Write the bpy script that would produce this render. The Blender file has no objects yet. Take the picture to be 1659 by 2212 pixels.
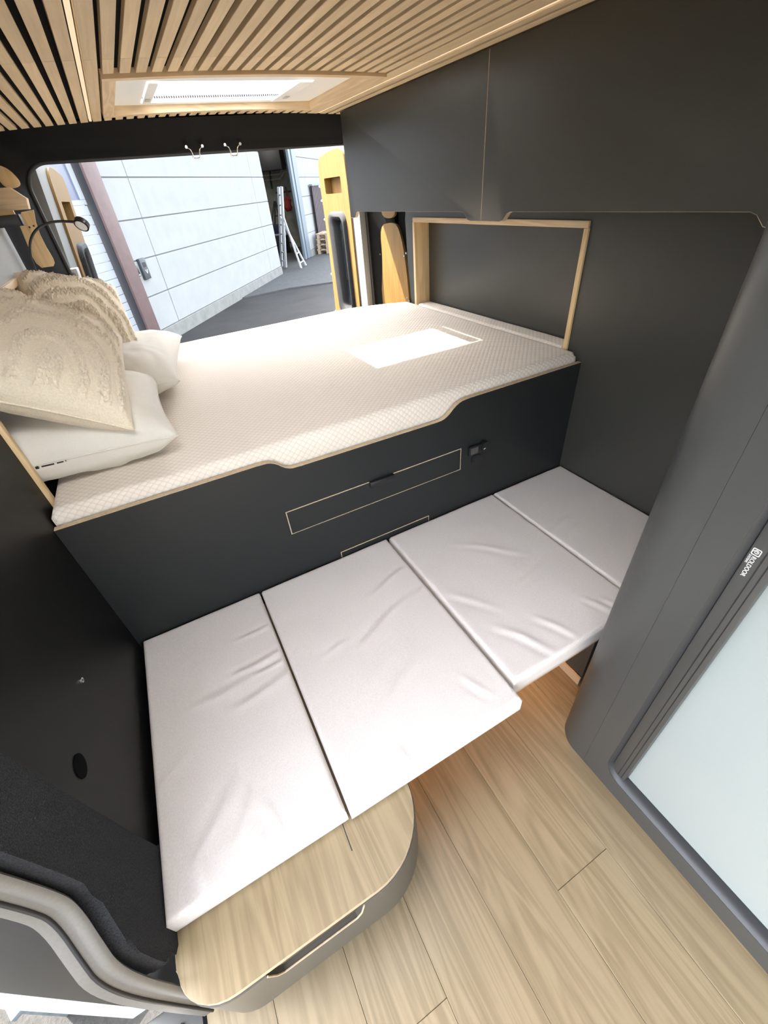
import bpy, bmesh, math, random
from mathutils import Vector, Matrix, noise
random.seed(7)
SC = bpy.context.scene
COL = SC.collection

# ---------------------------------------------------------------- camera
cam_d = bpy.data.cameras.new('camera'); cam = bpy.data.objects.new('camera', cam_d); COL.objects.link(cam)
R = [[0.87771864, -0.47258188, -0.07922346], [-0.34832082, -0.51570855, -0.78276261], [0.32906321, 0.71464051, -0.61725711]]
C = (0.38445427, -1.06906086, 1.42711826)
cam.matrix_world = Matrix(((R[0][0], -R[1][0], -R[2][0], C[0]), (R[0][1], -R[1][1], -R[2][1], C[1]), (R[0][2], -R[1][2], -R[2][2], C[2]), (0, 0, 0, 1)))
cam_d.sensor_fit = 'HORIZONTAL'; cam_d.sensor_width = 36; cam_d.lens = 36 * 900.04 / 1659; cam_d.clip_start = 0.02
SC.camera = cam

# ---------------------------------------------------------------- world, sun, exposure
w = bpy.data.worlds.new('sky'); SC.world = w; w.use_nodes = True
nt = w.node_tree; nt.nodes.clear()
sky = nt.nodes.new('ShaderNodeTexSky'); sky.sky_type = 'NISHITA'; sky.sun_disc = False
sky.sun_elevation = math.radians(54.4); sky.sun_rotation = math.radians(-40); sky.air_density = 1.0; sky.dust_density = 2.5; sky.ozone_density = 1.0
bg = nt.nodes.new('ShaderNodeBackground'); bg.inputs['Strength'].default_value = 0.40
hs = nt.nodes.new('ShaderNodeHueSaturation'); hs.inputs['Saturation'].default_value = 0.38
wo = nt.nodes.new('ShaderNodeOutputWorld')
nt.links.new(sky.outputs[0], hs.inputs['Color']); nt.links.new(hs.outputs[0], bg.inputs[0]); nt.links.new(bg.outputs[0], wo.inputs[0])
sun_d = bpy.data.lights.new('sun', 'SUN'); sun_d.energy = 6.0; sun_d.angle = math.radians(0.6); sun_d.color = (1, 0.95, 0.86)
sun = bpy.data.objects.new('sun', sun_d); COL.objects.link(sun); sun.location = (-4, 6, 9)
sun.rotation_euler = Vector((0.40, -0.52, -0.86)).to_track_quat('-Z', 'Y').to_euler()
SC.view_settings.view_transform = 'Standard'; SC.view_settings.look = 'None'; SC.view_settings.gamma = 1
SC.view_settings.use_curve_mapping = False; SC.view_settings.exposure = 2.42
SC.cycles.use_denoising = True
SC.cycles.max_bounces = 12; SC.cycles.diffuse_bounces = 8; SC.cycles.glossy_bounces = 4; SC.cycles.transparent_max_bounces = 12
SC.cycles.sample_clamp_indirect = 6; SC.cycles.caustics_reflective = False; SC.cycles.caustics_refractive = False

# ---------------------------------------------------------------- materials
MATS = {}
class NT:
    def __init__(s, name):
        s.m = bpy.data.materials.new(name); s.m.use_nodes = True; s.t = s.m.node_tree
        s.b = s.t.nodes['Principled BSDF']; MATS[name] = s.m
    def n(s, kind, **kw):
        x = s.t.nodes.new('ShaderNode' + kind)
        for k, v in kw.items():
            if k in x.inputs: x.inputs[k].default_value = v
            else: setattr(x, k, v)
        return x
    def l(s, a, b): s.t.links.new(a, b)
    def ramp(s, fac, stops):
        r = s.n('ValToRGB'); e = r.color_ramp.elements
        while len(e) < len(stops): e.new(0.5)
        for i, (p, c) in enumerate(stops): e[i].position = p; e[i].color = (*c, 1)
        s.l(fac, r.inputs[0]); return r.outputs[0]
    def coords(s, scale=(1, 1, 1), rnd=0, rot=(0, 0, 0)):
        tc = s.n('TexCoord'); mp = s.n('Mapping'); mp.inputs['Scale'].default_value = scale; mp.inputs['Rotation'].default_value = rot
        s.l(tc.outputs['Object'], mp.inputs[0])
        if rnd:
            oi = s.n('ObjectInfo'); mu = s.n('Math', operation='MULTIPLY'); mu.inputs[1].default_value = rnd
            s.l(oi.outputs['Random'], mu.inputs[0]); s.l(mu.outputs[0], mp.inputs['Location'])
        return mp.outputs[0]
    def bump(s, h, strength=0.2, dist=0.01):
        b = s.n('Bump'); b.inputs['Strength'].default_value = strength; b.inputs['Distance'].default_value = dist
        s.l(h, b.inputs['Height']); s.l(b.outputs[0], s.b.inputs['Normal'])
    def noise(s, vec, scale, detail=4, rough=0.55, dist=0):
        x = s.n('TexNoise'); x.inputs['Scale'].default_value = scale; x.inputs['Detail'].default_value = detail
        x.inputs['Roughness'].default_value = rough; x.inputs['Distortion'].default_value = dist
        s.l(vec, x.inputs['Vector']); return x.outputs[0]
    def set(s, col=None, rough=None, metal=None, spec=None):
        if col: s.b.inputs['Base Color'].default_value = (*col, 1)
        if rough is not None: s.b.inputs['Roughness'].default_value = rough
        if metal is not None: s.b.inputs['Metallic'].default_value = metal
        if spec is not None: s.b.inputs['Specular IOR Level'].default_value = spec
        return s

def plain(name, col, rough=0.5, metal=0, spec=0.5, nscale=0, nstr=0.1, var=0.0):
    m = NT(name).set(col, rough, metal, spec)
    if nscale or var:
        v = m.coords()
        h = m.noise(v, nscale or 20, 5)
        if var:
            c = m.ramp(h, [(0.3, tuple(max(0, a * (1 - var)) for a in col)), (0.7, tuple(a * (1 + var) for a in col))])
            m.l(c, m.b.inputs['Base Color'])
        if nstr: m.bump(h, nstr, 0.005)
    return m.m

def wood(name, c0, c1, axis, grain=60, rough=0.5, rnd=7, tone=0.12, bands=True):
    """oak-like grain running along axis (0 x, 1 y, 2 z) in object space"""
    m = NT(name).set(c0, rough, 0, 0.35)
    sc = [grain, grain, grain]; sc[axis] = grain * 0.035
    v = m.coords(tuple(sc), rnd)
    f = m.noise(v, 1.0, 5, 0.62, 0.4)
    sc2 = [9, 9, 9]; sc2[axis] = 0.75
    v2 = m.coords(tuple(sc2), rnd)
    wv = m.noise(v2, 1.1, 3, 0.5, 1.6)
    band = m.n('Math', operation='SINE'); mu = m.n('Math', operation='MULTIPLY'); mu.inputs[1].default_value = 42
    m.l(wv, mu.inputs[0]); m.l(mu.outputs[0], band.inputs[0])
    ma = m.n('MapRange'); ma.inputs['From Min'].default_value = -1; ma.inputs['From Max'].default_value = 1
    ma.inputs['To Min'].default_value = -0.16 if bands else -0.04; ma.inputs['To Max'].default_value = 0.16 if bands else 0.04
    m.l(band.outputs[0], ma.inputs[0])
    ad = m.n('Math', operation='ADD'); m.l(f, ad.inputs[0]); m.l(ma.outputs[0], ad.inputs[1])
    c = m.ramp(ad.outputs[0], [(0.25, c1), (0.5, tuple((a + b) / 2 for a, b in zip(c0, c1))), (0.72, c0)])
    oi = m.n('ObjectInfo'); mr = m.n('MapRange'); mr.inputs['To Min'].default_value = 1 - tone; mr.inputs['To Max'].default_value = 1 + tone
    m.l(oi.outputs['Random'], mr.inputs[0])
    hs = m.n('HueSaturation'); m.l(c, hs.inputs['Color']); m.l(mr.outputs[0], hs.inputs['Value']); m.l(hs.outputs[0], m.b.inputs['Base Color'])
    m.bump(f, 0.12, 0.002)
    return m.m

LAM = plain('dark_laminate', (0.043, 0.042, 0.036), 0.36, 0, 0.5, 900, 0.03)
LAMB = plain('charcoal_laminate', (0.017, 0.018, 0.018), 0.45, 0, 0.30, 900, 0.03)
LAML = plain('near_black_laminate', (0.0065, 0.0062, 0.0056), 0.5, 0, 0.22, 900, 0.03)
LAMU = plain('sky_lit_laminate', (0.33, 0.35, 0.36), 0.4, 0, 0.4, 900, 0.03)  # sky reflection and rear daylight put into the lighter base colour
DOOROAK = None
CABIN = plain('cabin_laminate', (0.050, 0.050, 0.047), 0.36, 0, 0.45, 700, 0.03)
SLAT = wood('slat_oak', (0.78, 0.615, 0.39), (0.63, 0.48, 0.295), 1, 90, 0.55, 9, 0.07, False)
OAKX = wood('oak_along_x', (0.78, 0.60, 0.385), (0.62, 0.455, 0.275), 0, 80, 0.5, 5, 0.05)
OAKY = wood('oak_along_y', (0.78, 0.60, 0.385), (0.62, 0.455, 0.275), 1, 80, 0.5, 5, 0.05)
OAKZ = wood('oak_along_z', (0.76, 0.56, 0.32), (0.60, 0.42, 0.215), 2, 70, 0.5, 5, 0.05)
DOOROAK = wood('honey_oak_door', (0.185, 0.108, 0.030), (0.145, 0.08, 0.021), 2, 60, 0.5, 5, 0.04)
BENCHTOP = wood('bench_oak', (0.285, 0.215, 0.118), (0.21, 0.153, 0.08), 1, 75, 0.42, 0, 0.0)
PLANK = wood('floor_plank_oak', (0.275, 0.213, 0.128), (0.198, 0.149, 0.085), 1, 50, 0.40, 11, 0.05)
PLY = plain('plywood_edge', (0.50, 0.38, 0.25), 0.6, 0, 0.3, 120, 0.05, 0.15)
BLACK = plain('black_padded_trim', (0.0040, 0.0040, 0.0035), 0.65, 0, 0.12, 300, 0.15)
BLACKP = plain('black_plastic', (0.012, 0.012, 0.013), 0.35, 0, 0.5)
PORT = plain('matt_black_cap', (0.003, 0.003, 0.003), 0.9, 0, 0.05)
GRAINED = plain('grained_black_plastic', (0.010, 0.010, 0.011), 0.62, 0, 0.3, 350, 0.8)
RUBBER = plain('black_rubber', (0.016, 0.016, 0.017), 0.5, 0, 0.4)
DARKGAP = plain('dark_felt_backing', (0.008, 0.008, 0.008), 0.95, 0, 0.05)
FELT = plain('charcoal_felt', (0.030, 0.030, 0.032), 0.95, 0, 0.15, 420, 0.9, 0.55)
WHITEPL = plain('white_plastic', (0.88, 0.90, 0.90), 0.35, 0, 0.45)
GREYMETAL = plain('grey_painted_metal', (0.42, 0.43, 0.42), 0.35, 0.1, 0.5, 30, 0.02)
BODYWHITE = plain('white_body_paint', (0.55, 0.56, 0.56), 0.25, 0, 0.5)
DOORPAINT = plain('pale_grey_door_paint', (0.20, 0.205, 0.20), 0.3, 0, 0.5)
STEEL = plain('bright_steel', (0.75, 0.74, 0.70), 0.25, 1.0)
ALU = plain('ladder_aluminium', (0.62, 0.63, 0.64), 0.4, 0.6)
SEAL = plain('grey_door_flange', (0.15, 0.138, 0.12), 0.55, 0.0, 0.35, 200, 0.08, 0.06)
LOGO = plain('white_print', (0.85, 0.85, 0.82), 0.5)
PRINT = plain('black_print', (0.01, 0.01, 0.01), 0.6)
SCREEN = plain('display_glass', (0.07, 0.065, 0.06), 0.15)
ROLL = plain('white_roll_door', (0.28, 0.31, 0.30), 0.18, 0, 0.45)
CONC = plain('concrete_panel', (0.275, 0.28, 0.27), 0.85, 0, 0.2, 3, 0.12, 0.05)
PLINTH = plain('concrete_plinth', (0.19, 0.19, 0.175), 0.9, 0, 0.2, 5, 0.2, 0.14)
SHUT = plain('shutter_white', (0.29, 0.305, 0.32), 0.5, 0, 0.4)
BROWN = plain('brown_painted_post', (0.115, 0.075, 0.07), 0.55, 0, 0.4, 8, 0.05, 0.1)
SHEET = plain('brown_corrugated_sheet', (0.075, 0.06, 0.065), 0.6, 0, 0.3, 8, 0.05, 0.1)
STEELCOL = plain('blue_grey_column', (0.12, 0.15, 0.17), 0.5, 0, 0.4)
INTER = plain('garage_interior', (0.30, 0.29, 0.25), 0.9, 0, 0.1, 4, 0.1, 0.2)
DARKTHING = plain('dark_clutter', (0.015, 0.016, 0.02), 0.6)
RED = plain('red_fabric', (0.28, 0.025, 0.03), 0.8)
PALLET = plain('pallet_timber', (0.32, 0.25, 0.17), 0.8, 0, 0.2, 25, 0.2, 0.25)
WEATHERED = plain('weathered_grey_timber', (0.14, 0.16, 0.165), 0.8, 0, 0.2, 22, 0.2, 0.25)
PILLOWM = None

def asphalt():
    m = NT('asphalt').set((0.07, 0.07, 0.07), 0.9, 0, 0.2)
    v = m.coords()
    a = m.noise(v, 0.9, 4); b = m.noise(v, 55, 5, 0.7)
    mx = m.n('Math', operation='MULTIPLY'); m.l(a, mx.inputs[0]); m.l(b, mx.inputs[1])
    m.l(m.ramp(mx.outputs[0], [(0.1, (0.021, 0.0205, 0.019)), (0.42, (0.049, 0.047, 0.044))]), m.b.inputs['Base Color'])
    m.bump(b, 0.5, 0.02); return m.m
ASPH = asphalt()

def quilt():
    m = NT('quilted_mattress_cover').set((0.80, 0.74, 0.66), 0.9, 0, 0.15)
    v = m.coords((1, 1, 1))
    sep = m.n('SeparateXYZ'); m.l(v, sep.inputs[0])
    # brick-offset cells of stitched bumps about 14 x 11 mm
    def mul(a, k):
        q = m.n('Math', operation='MULTIPLY'); q.inputs[1].default_value = k; m.l(a, q.inputs[0]); return q.outputs[0]
    def op(o, a, b=None):
        q = m.n('Math', operation=o); m.l(a, q.inputs[0])
        if b is not None: m.l(b, q.inputs[1])
        return q.outputs[0]
    xz = op('ADD', sep.outputs[0], mul(sep.outputs[2], 0.0))
    yz = op('ADD', sep.outputs[1], sep.outputs[2])
    sx = op('ABSOLUTE', op('SINE', op('ADD', mul(xz, 150), mul(yz, 150))))
    sy = op('ABSOLUTE', op('SINE', op('SUBTRACT', mul(xz, 150), mul(yz, 150))))
    h = op('MULTIPLY', sx, sy)
    m.bump(h, 0.35, 0.003)
    m.l(m.ramp(h, [(0.0, (0.64, 0.565, 0.47)), (0.35, (0.74, 0.665, 0.575))]), m.b.inputs['Base Color'])
    m.b.inputs['Sheen Weight'].default_value = 0.15
    return m.m
QUILT = quilt()

def fabric(name, c, scale, strength, var=0.06):
    m = NT(name).set(c, 0.9, 0, 0.12)
    v = m.coords((scale, scale, scale))
    a = m.n('TexWave', wave_type='BANDS', bands_direction='X'); a.inputs['Scale'].default_value = 1; a.inputs['Distortion'].default_value = 1.5; m.l(v, a.inputs['Vector'])
    b = m.n('TexWave', wave_type='BANDS', bands_direction='Y'); b.inputs['Scale'].default_value = 1; b.inputs['Distortion'].default_value = 1.5; m.l(v, b.inputs['Vector'])
    q = m.n('Math', operation='ADD'); m.l(a.outputs[1], q.inputs[0]); m.l(b.outputs[1], q.inputs[1])
    n2 = m.noise(m.coords(), 260, 3)
    m.l(m.ramp(n2, [(0.3, tuple(x * (1 - var) for x in c)), (0.7, tuple(min(1, x * (1 + var)) for x in c))]), m.b.inputs['Base Color'])
    m.bump(q.outputs[0], strength, 0.001); m.b.inputs['Sheen Weight'].default_value = 0.2
    return m.m
SEAT = fabric('light_linen_upholstery', (0.70, 0.635, 0.585), 140, 0.15)
PILL = fabric('white_pillowcase', (0.68, 0.64, 0.565), 300, 0.08, 0.02)
BOUC = fabric('cream_tufted_fabric', (0.76, 0.665, 0.52), 220, 0.25, 0.08)

def emit(name, col, s):
    m = bpy.data.materials.new(name); m.use_nodes = True; t = m.node_tree; t.nodes.clear()
    e = t.nodes.new('ShaderNodeEmission'); e.inputs[0].default_value = (*col, 1); e.inputs[1].default_value = s
    o = t.nodes.new('ShaderNodeOutputMaterial'); t.links.new(e.outputs[0], o.inputs[0]); return m
LEDC = emit('ceiling_led_diffuser', (1.0, 0.74, 0.48), 0.20)
LEDW = emit('warm_plinth_led', (1.0, 0.46, 0.13), 14.0)

def pane(name, tint, tr, rough=0.02, transl=None):
    m = bpy.data.materials.new(name); m.use_nodes = True; t = m.node_tree; t.nodes.clear()
    a = t.nodes.new('ShaderNodeBsdfTransparent'); a.inputs[0].default_value = (*tint, 1)
    g = t.nodes.new('ShaderNodeBsdfGlossy'); g.inputs['Roughness'].default_value = rough; g.inputs[0].default_value = (0.9, 0.9, 0.9, 1)
    mx = t.nodes.new('ShaderNodeMixShader'); mx.inputs[0].default_value = 1 - tr
    o = t.nodes.new('ShaderNodeOutputMaterial')
    t.links.new(a.outputs[0], mx.inputs[1])
    if transl:
        d = t.nodes.new('ShaderNodeBsdfTranslucent'); d.inputs[0].default_value = (*transl, 1); t.links.new(d.outputs[0], mx.inputs[2])
    else: t.links.new(g.outputs[0], mx.inputs[2])
    t.links.new(mx.outputs[0], o.inputs[0]); return m
GLASS = pane('tinted_glass', (0.30, 0.34, 0.36), 0.82)
ACRYL = pane('milky_acrylic', (0.97, 0.97, 0.97), 0.62, transl=(0.9, 0.9, 0.9))
FROST = pane('frosted_acrylic', (0.97, 0.97, 0.97), 0.05, transl=(0.92, 0.93, 0.95))
SHWIN = plain('tinted_shutter_window', (0.10, 0.115, 0.17), 0.15, 0, 0.6)

# ---------------------------------------------------------------- builders
def link(name, me, mat, parent=None, smooth=False):
    if mat is not None and len(me.materials) == 0: me.materials.append(mat)
    o = bpy.data.objects.new(name, me); COL.objects.link(o)
    if parent: o.parent = parent
    if smooth:
        for p in me.polygons: p.use_smooth = True
    return o
def tag(o, label=None, cat=None, group=None, kind=None):
    if label: o['label'] = label
    if cat: o['category'] = cat
    if group: o['group'] = group
    if kind: o['kind'] = kind
    return o
def thing(name, label, cat, loc=(0, 0, 0), rz=0, group=None, kind=None):
    o = bpy.data.objects.new(name, None); COL.objects.link(o); o.location = loc; o.rotation_euler = (0, 0, rz); o.empty_display_size = 0.05
    return tag(o, label, cat, group, kind)
def finish(bm, name, mat, parent=None, smooth=False, autos=None):
    bmesh.ops.recalc_face_normals(bm, faces=bm.faces[:])
    me = bpy.data.meshes.new(name); bm.to_mesh(me); bm.free()
    o = link(name, me, mat, parent, smooth)
    if autos is not None:
        for p in me.polygons: p.use_smooth = True
        me.set_sharp_from_angle(angle=math.radians(autos))
    return o
def add_box(bm, x0, x1, y0, y1, z0, z1, bev=0, seg=2):
    vs = [bm.verts.new((x, y, z)) for x in (x0, x1) for y in (y0, y1) for z in (z0, z1)]
    f = [(0, 1, 3, 2), (4, 6, 7, 5), (0, 4, 5, 1), (2, 3, 7, 6), (0, 2, 6, 4), (1, 5, 7, 3)]
    fs = [bm.faces.new([vs[i] for i in q]) for q in f]
    if bev:
        es = list({e for q in fs for e in q.edges})
        bmesh.ops.bevel(bm, geom=es, offset=bev, segments=seg, profile=0.5, affect='EDGES')
def box(name, b, mat, parent=None, bev=0, seg=2):
    """b = x0,x1,y0,y1,z0,z1 in the parent's frame"""
    bm = bmesh.new(); add_box(bm, *b, bev=bev, seg=seg)
    return finish(bm, name, mat, parent, autos=25 if bev else None)
def P3(axis, a, b, c):
    """2D (a,b) in the plane normal to axis at c: x->(y,z), y->(x,z), z->(x,y)"""
    return {'x': (c, a, b), 'y': (a, c, b), 'z': (a, b, c)}[axis]
def prism(name, pts, axis, lo, hi, mat, parent=None, bev=0, autos=25):
    bm = bmesh.new()
    A = [bm.verts.new(P3(axis, a, b, lo)) for a, b in pts]; B = [bm.verts.new(P3(axis, a, b, hi)) for a, b in pts]
    n = len(pts); f0 = bm.faces.new(A); f1 = bm.faces.new(B[::-1])
    for i in range(n): bm.faces.new((A[i], B[i], B[(i + 1) % n], A[(i + 1) % n]))
    if bev:
        es = list(set(f0.edges) | set(f1.edges)); bmesh.ops.bevel(bm, geom=es, offset=bev, segments=2, profile=0.5, affect='EDGES')
    return finish(bm, name, mat, parent, autos=autos)
def ring(name, outer, inner, axis, lo, hi, mat, parent=None, autos=35):
    """extruded plate with a hole; outer and inner have equal counts"""
    bm = bmesh.new(); n = len(outer)
    L = [[bm.verts.new(P3(axis, a, b, c)) for a, b in pts] for pts in (outer, inner) for c in (lo, hi)]
    oL, oH, iL, iH = L
    for i in range(n):
        j = (i + 1) % n
        bm.faces.new((oL[i], oL[j], oH[j], oH[i])); bm.faces.new((iL[i], iH[i], iH[j], iL[j]))
        bm.faces.new((oL[i], iL[i], iL[j], oL[j])); bm.faces.new((oH[i], oH[j], iH[j], iH[i]))
    return finish(bm, name, mat, parent, autos=autos)
def rrect(x0, x1, y0, y1, r, k=5):
    """rounded rectangle; r may be one radius or (x0y0, x1y0, x1y1, x0y1)"""
    if not isinstance(r, (tuple, list)): r = (r,) * 4
    out = []
    for (cx, cy, sx, sy, a0, rr) in ((x0, y0, 1, 1, 180, r[0]), (x1, y0, -1, 1, 270, r[1]), (x1, y1, -1, -1, 0, r[2]), (x0, y1, 1, -1, 90, r[3])):
        for i in range(k + 1):
            a = math.radians(a0 + 90 * i / k)
            out.append((cx + sx * rr + rr * math.cos(a), cy + sy * rr + rr * math.sin(a)))
    return out
def tube(name, pts, r, mat, parent=None, seg=10, closed=False, smoothn=0, flat=None):
    P = [Vector(p) for p in pts]
    for _ in range(smoothn):
        Q = []
        n = len(P)
        for i in range(n if closed else n - 1):
            a, b = P[i], P[(i + 1) % n]; Q += [a * 0.75 + b * 0.25, a * 0.25 + b * 0.75]
        P = Q if closed else [P[0]] + Q + [P[-1]]
    bm = bmesh.new(); rings = []; n = len(P); up = None
    for i, p in enumerate(P):
        d = (P[(i + 1) % n] - P[i - 1]) if closed else (P[min(i + 1, n - 1)] - P[max(i - 1, 0)])
        d.normalize()
        if up is None: up = Vector((0, 0, 1)) if abs(d.z) < 0.9 else Vector((1, 0, 0))
        s = d.cross(up).normalized(); up = s.cross(d).normalized()
        rr = r[i] if isinstance(r, (list, tuple)) else r
        rings.append([bm.verts.new(p + rr * (s * math.cos(2 * math.pi * k / seg) + up * math.sin(2 * math.pi * k / seg) * (flat or 1))) for k in range(seg)])
    for i in range(n if closed else n - 1):
        a, b = rings[i], rings[(i + 1) % n]
        for k in range(seg): bm.faces.new((a[k], a[(k + 1) % seg], b[(k + 1) % seg], b[k]))
    if not closed: bm.faces.new(rings[0][::-1]); bm.faces.new(rings[-1])
    return finish(bm, name, mat, parent, autos=50)
def cyl(name, p0, p1, r, mat, parent=None, seg=20, r1=None):
    return tube(name, [p0, p1], [r, r if r1 is None else r1], mat, parent, seg)
def copy_tree(o, parent=None):
    c = o.copy(); COL.objects.link(c); c.parent = parent
    for ch in list(o.children): copy_tree(ch, c)
    return c

# ================================================================ SETTING
XL, XR = 0.0, 1.76
def arch(x): return 1.722 - 0.020 * ((x - 0.95) / 0.72) ** 2          # underside of the slats

# floor of planks
floor = tag(bpy.data.objects.new('floor', None), kind='structure'); COL.objects.link(floor)
box('subfloor', (-0.06, 1.90, -2.3, 1.62, -0.06, -0.004), DARKGAP, floor)
pw = 0.173; x = 0.436 - 3 * pw; k = 0
joints = {0: -0.60, 1: -1.35, 2: -1.03, 3: -0.25, 4: -1.42, 5: -1.018, 6: -0.55, 7: -1.2, 8: -0.8, 9: -1.1, 10: -0.4}
while x < 1.80:
    a, b = max(x, -0.05) + 0.0003, min(x + pw, 1.88) - 0.0003; j = joints[k]
    ys = [-2.3] + [q for q in (j - 1.22, j, j + 1.22) if -2.28 < q < 1.58] + [1.60]
    for y0, y1 in zip(ys[:-1], ys[1:]):
        cx, cy = (a + b) / 2, (y0 + y1) / 2
        o = box('plank', (a - cx, b - cx, y0 + 0.0004 - cy, y1 - 0.0004 - cy, -0.006, 0), PLANK, floor, bev=0.0008, seg=1); o.location = (cx, cy, 0)
    x += pw; k += 1

# ceiling: dark backing, slats, LED strips
HX0, HX1, HY0, HY1 = 0.63, 1.19, 0.90, 1.265                          # skylight hole
FX0, FX1, FY0, FY1 = 0.492, 1.365, 0.685, 1.345                        # outside of its oak frame
ceil = tag(bpy.data.objects.new('ceiling', None), kind='structure'); COL.objects.link(ceil)
CE = 1.490                                                             # rear end of the slats
def arch_plate(name, x0, x1, y0, y1, dz0, dz1, mat, parent, n=16):
    bm = bmesh.new(); rows = []
    for i in range(n + 1):
        xx = x0 + (x1 - x0) * i / n; zz = arch(xx)
        rows.append([bm.verts.new(q) for q in ((xx, y0, zz + dz0), (xx, y1, zz + dz0), (xx, y1, zz + dz1), (xx, y0, zz + dz1))])
    for a, b in zip(rows[:-1], rows[1:]):
        for q in range(4): bm.faces.new((a[q], a[(q + 1) % 4], b[(q + 1) % 4], b[q]))
    bm.faces.new(rows[0]); bm.faces.new(rows[-1][::-1])
    return finish(bm, name, mat, parent)
GX0, GX1, GY0, GY1 = 0.14, 0.70, -0.86, -0.34                           # added frosted roof window, out of view, lights the seat cushions
arch_plate('backing', -0.1, 1.86, -2.3, GY0, 0.012, 0.022, DARKGAP, ceil)
arch_plate('backing', -0.1, GX0, GY0, GY1, 0.012, 0.022, DARKGAP, ceil, 8)
arch_plate('backing', GX1, 1.86, GY0, GY1, 0.012, 0.022, DARKGAP, ceil, 8)
arch_plate('backing', -0.1, 1.86, GY1, FY0 + 0.02, 0.012, 0.022, DARKGAP, ceil)
arch_plate('backing', FX0 + 0.02, FX1 - 0.02, FY1 - 0.02, CE, 0.012, 0.022, DARKGAP, ceil, 8)
arch_plate('backing', -0.1, FX0 + 0.02, FY0 + 0.02, CE, 0.012, 0.022, DARKGAP, ceil, 8)
arch_plate('backing', FX1 - 0.02, 1.86, FY0 + 0.02, CE, 0.012, 0.022, DARKGAP, ceil, 8)
SW = 0.0275
slat_meshes = {}
def slat(xc, y0, y1, w=SW):
    key = (round(y1 - y0, 4), w)
    if key not in slat_meshes:
        bm = bmesh.new(); add_box(bm, -w / 2, w / 2, -(y1 - y0) / 2, (y1 - y0) / 2, 0, 0.012, bev=0.0008, seg=1)
        me = bpy.data.meshes.new('slat'); bmesh.ops.recalc_face_normals(bm, faces=bm.faces[:]); bm.to_mesh(me); bm.free(); me.materials.append(SLAT); slat_meshes[key] = me
    o = bpy.data.objects.new('slat', slat_meshes[key]); COL.objects.link(o); o.parent = ceil
    o.location = (xc, (y0 + y1) / 2, arch(xc) + 0.0005)
    o.rotation_euler = (0, math.atan(2 * 0.020 * (xc - 0.95) / 0.72 ** 2), 0)
J = 0.53
def long_slat(xc, y0, y1, w=SW):
    if GX0 - 0.035 < xc < GX1 + 0.035 and y0 < GY0 and y1 > GY1:
        slat(xc, y0, GY0 - 0.02, w); slat(xc, GY1 + 0.02, y1, w)
    else: slat(xc, y0, y1, w)
PITCH = 0.0417
LEDX0, LEDX1 = 0.447, 1.428
xs_left = [LEDX0 - 0.0225 - PITCH * i for i in range(11)]
xs_mid = [FX0 + 0.0155 + 0.0043 + PITCH * i for i in range(21)]
xs_right = [LEDX1 + 0.0225 + PITCH * i for i in range(3)]
for xc in xs_left + xs_right + [LEDX0 + 0.0245, LEDX1 - 0.0325]:
    ww = 0.0315 if xc == LEDX0 + 0.0245 else 0.050 if xc == LEDX1 - 0.0325 else SW
    long_slat(xc, -2.2, J - 0.001, ww); slat(xc, J + 0.001, CE, ww)
for xc in xs_mid:
    long_slat(xc, -2.2, J - 0.001); slat(xc, J + 0.001, FY0 - 0.002); slat(xc, FY1 + 0.002, CE)
for lx in (LEDX0, LEDX1):
    o = box('led_strip', (lx - 0.0045, lx + 0.0045, GY1 + 0.03, CE - 0.005, arch(lx) + 0.002, arch(lx) + 0.010), LEDC, ceil)
    tag(o, 'thin warm LED strip set flush between ceiling slats')

# outer roof skin with the skylight opening
def rect_n(x0, x1, y0, y1): return [(x0, y0), (x1, y0), (x1, y1), (x0, y1)]
def plate_holes(name, outer, holes, axis, lo, hi, mat, parent=None, autos=35):
    bm = bmesh.new()
    es = []
    for lp in [outer] + list(holes):
        vs = [bm.verts.new(P3(axis, a, b, lo)) for a, b in lp]
        es += [bm.edges.new((vs[i], vs[(i + 1) % len(vs)])) for i in range(len(vs))]
    bmesh.ops.triangle_fill(bm, use_beauty=True, use_dissolve=False, edges=es)
    r = bmesh.ops.extrude_face_region(bm, geom=bm.faces[:])
    off = Vector(P3(axis, 0, 0, hi - lo))
    bmesh.ops.translate(bm, vec=off, verts=[v for v in r['geom'] if isinstance(v, bmesh.types.BMVert)])
    return finish(bm, name, mat, parent, autos=autos)
roof = plate_holes('roof', rect_n(-0.22, 1.98, -2.3, 1.72), [rect_n(HX0 - 0.03, HX1 + 0.03, HY0 - 0.03, HY1 + 0.03), rect_n(GX0, GX1, GY0, GY1)], 'z', 1.805, 1.835, BODYWHITE)
tag(roof, kind='structure')
lip = box('sun_trim_lip', (-0.16, 1.95, 1.684, 1.75, 1.628, 1.800), BODYWHITE); tag(lip, kind='structure')  # added out of sight to narrow the sun strip on the mattress
w1 = tag(bpy.data.objects.new('added_roof_window', None), kind='structure'); COL.objects.link(w1)
ring('window_frame', rect_n(GX0 - 0.015, GX1 + 0.015, GY0 - 0.015, GY1 + 0.015), rect_n(GX0 + 0.03, GX1 - 0.03, GY0 + 0.03, GY1 - 0.03), 'z', 1.712, 1.850, WHITEPL, w1)
box('pane', (GX0 - 0.01, GX1 + 0.01, GY0 - 0.01, GY1 + 0.01, 1.8505, 1.856), FROST, w1)
wf_ = tag(bpy.data.objects.new('front_light_stop', None), kind='structure'); COL.objects.link(wf_)  # unseen pieces added to cut down the light from the front
box('low_light_stop', (-0.20, 1.98, -2.34, -2.31, -0.45, 0.85), GREYMETAL, wf_); box('header', (-0.20, 1.98, -2.34, -2.31, 1.62, 1.80), GREYMETAL, wf_)

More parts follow.
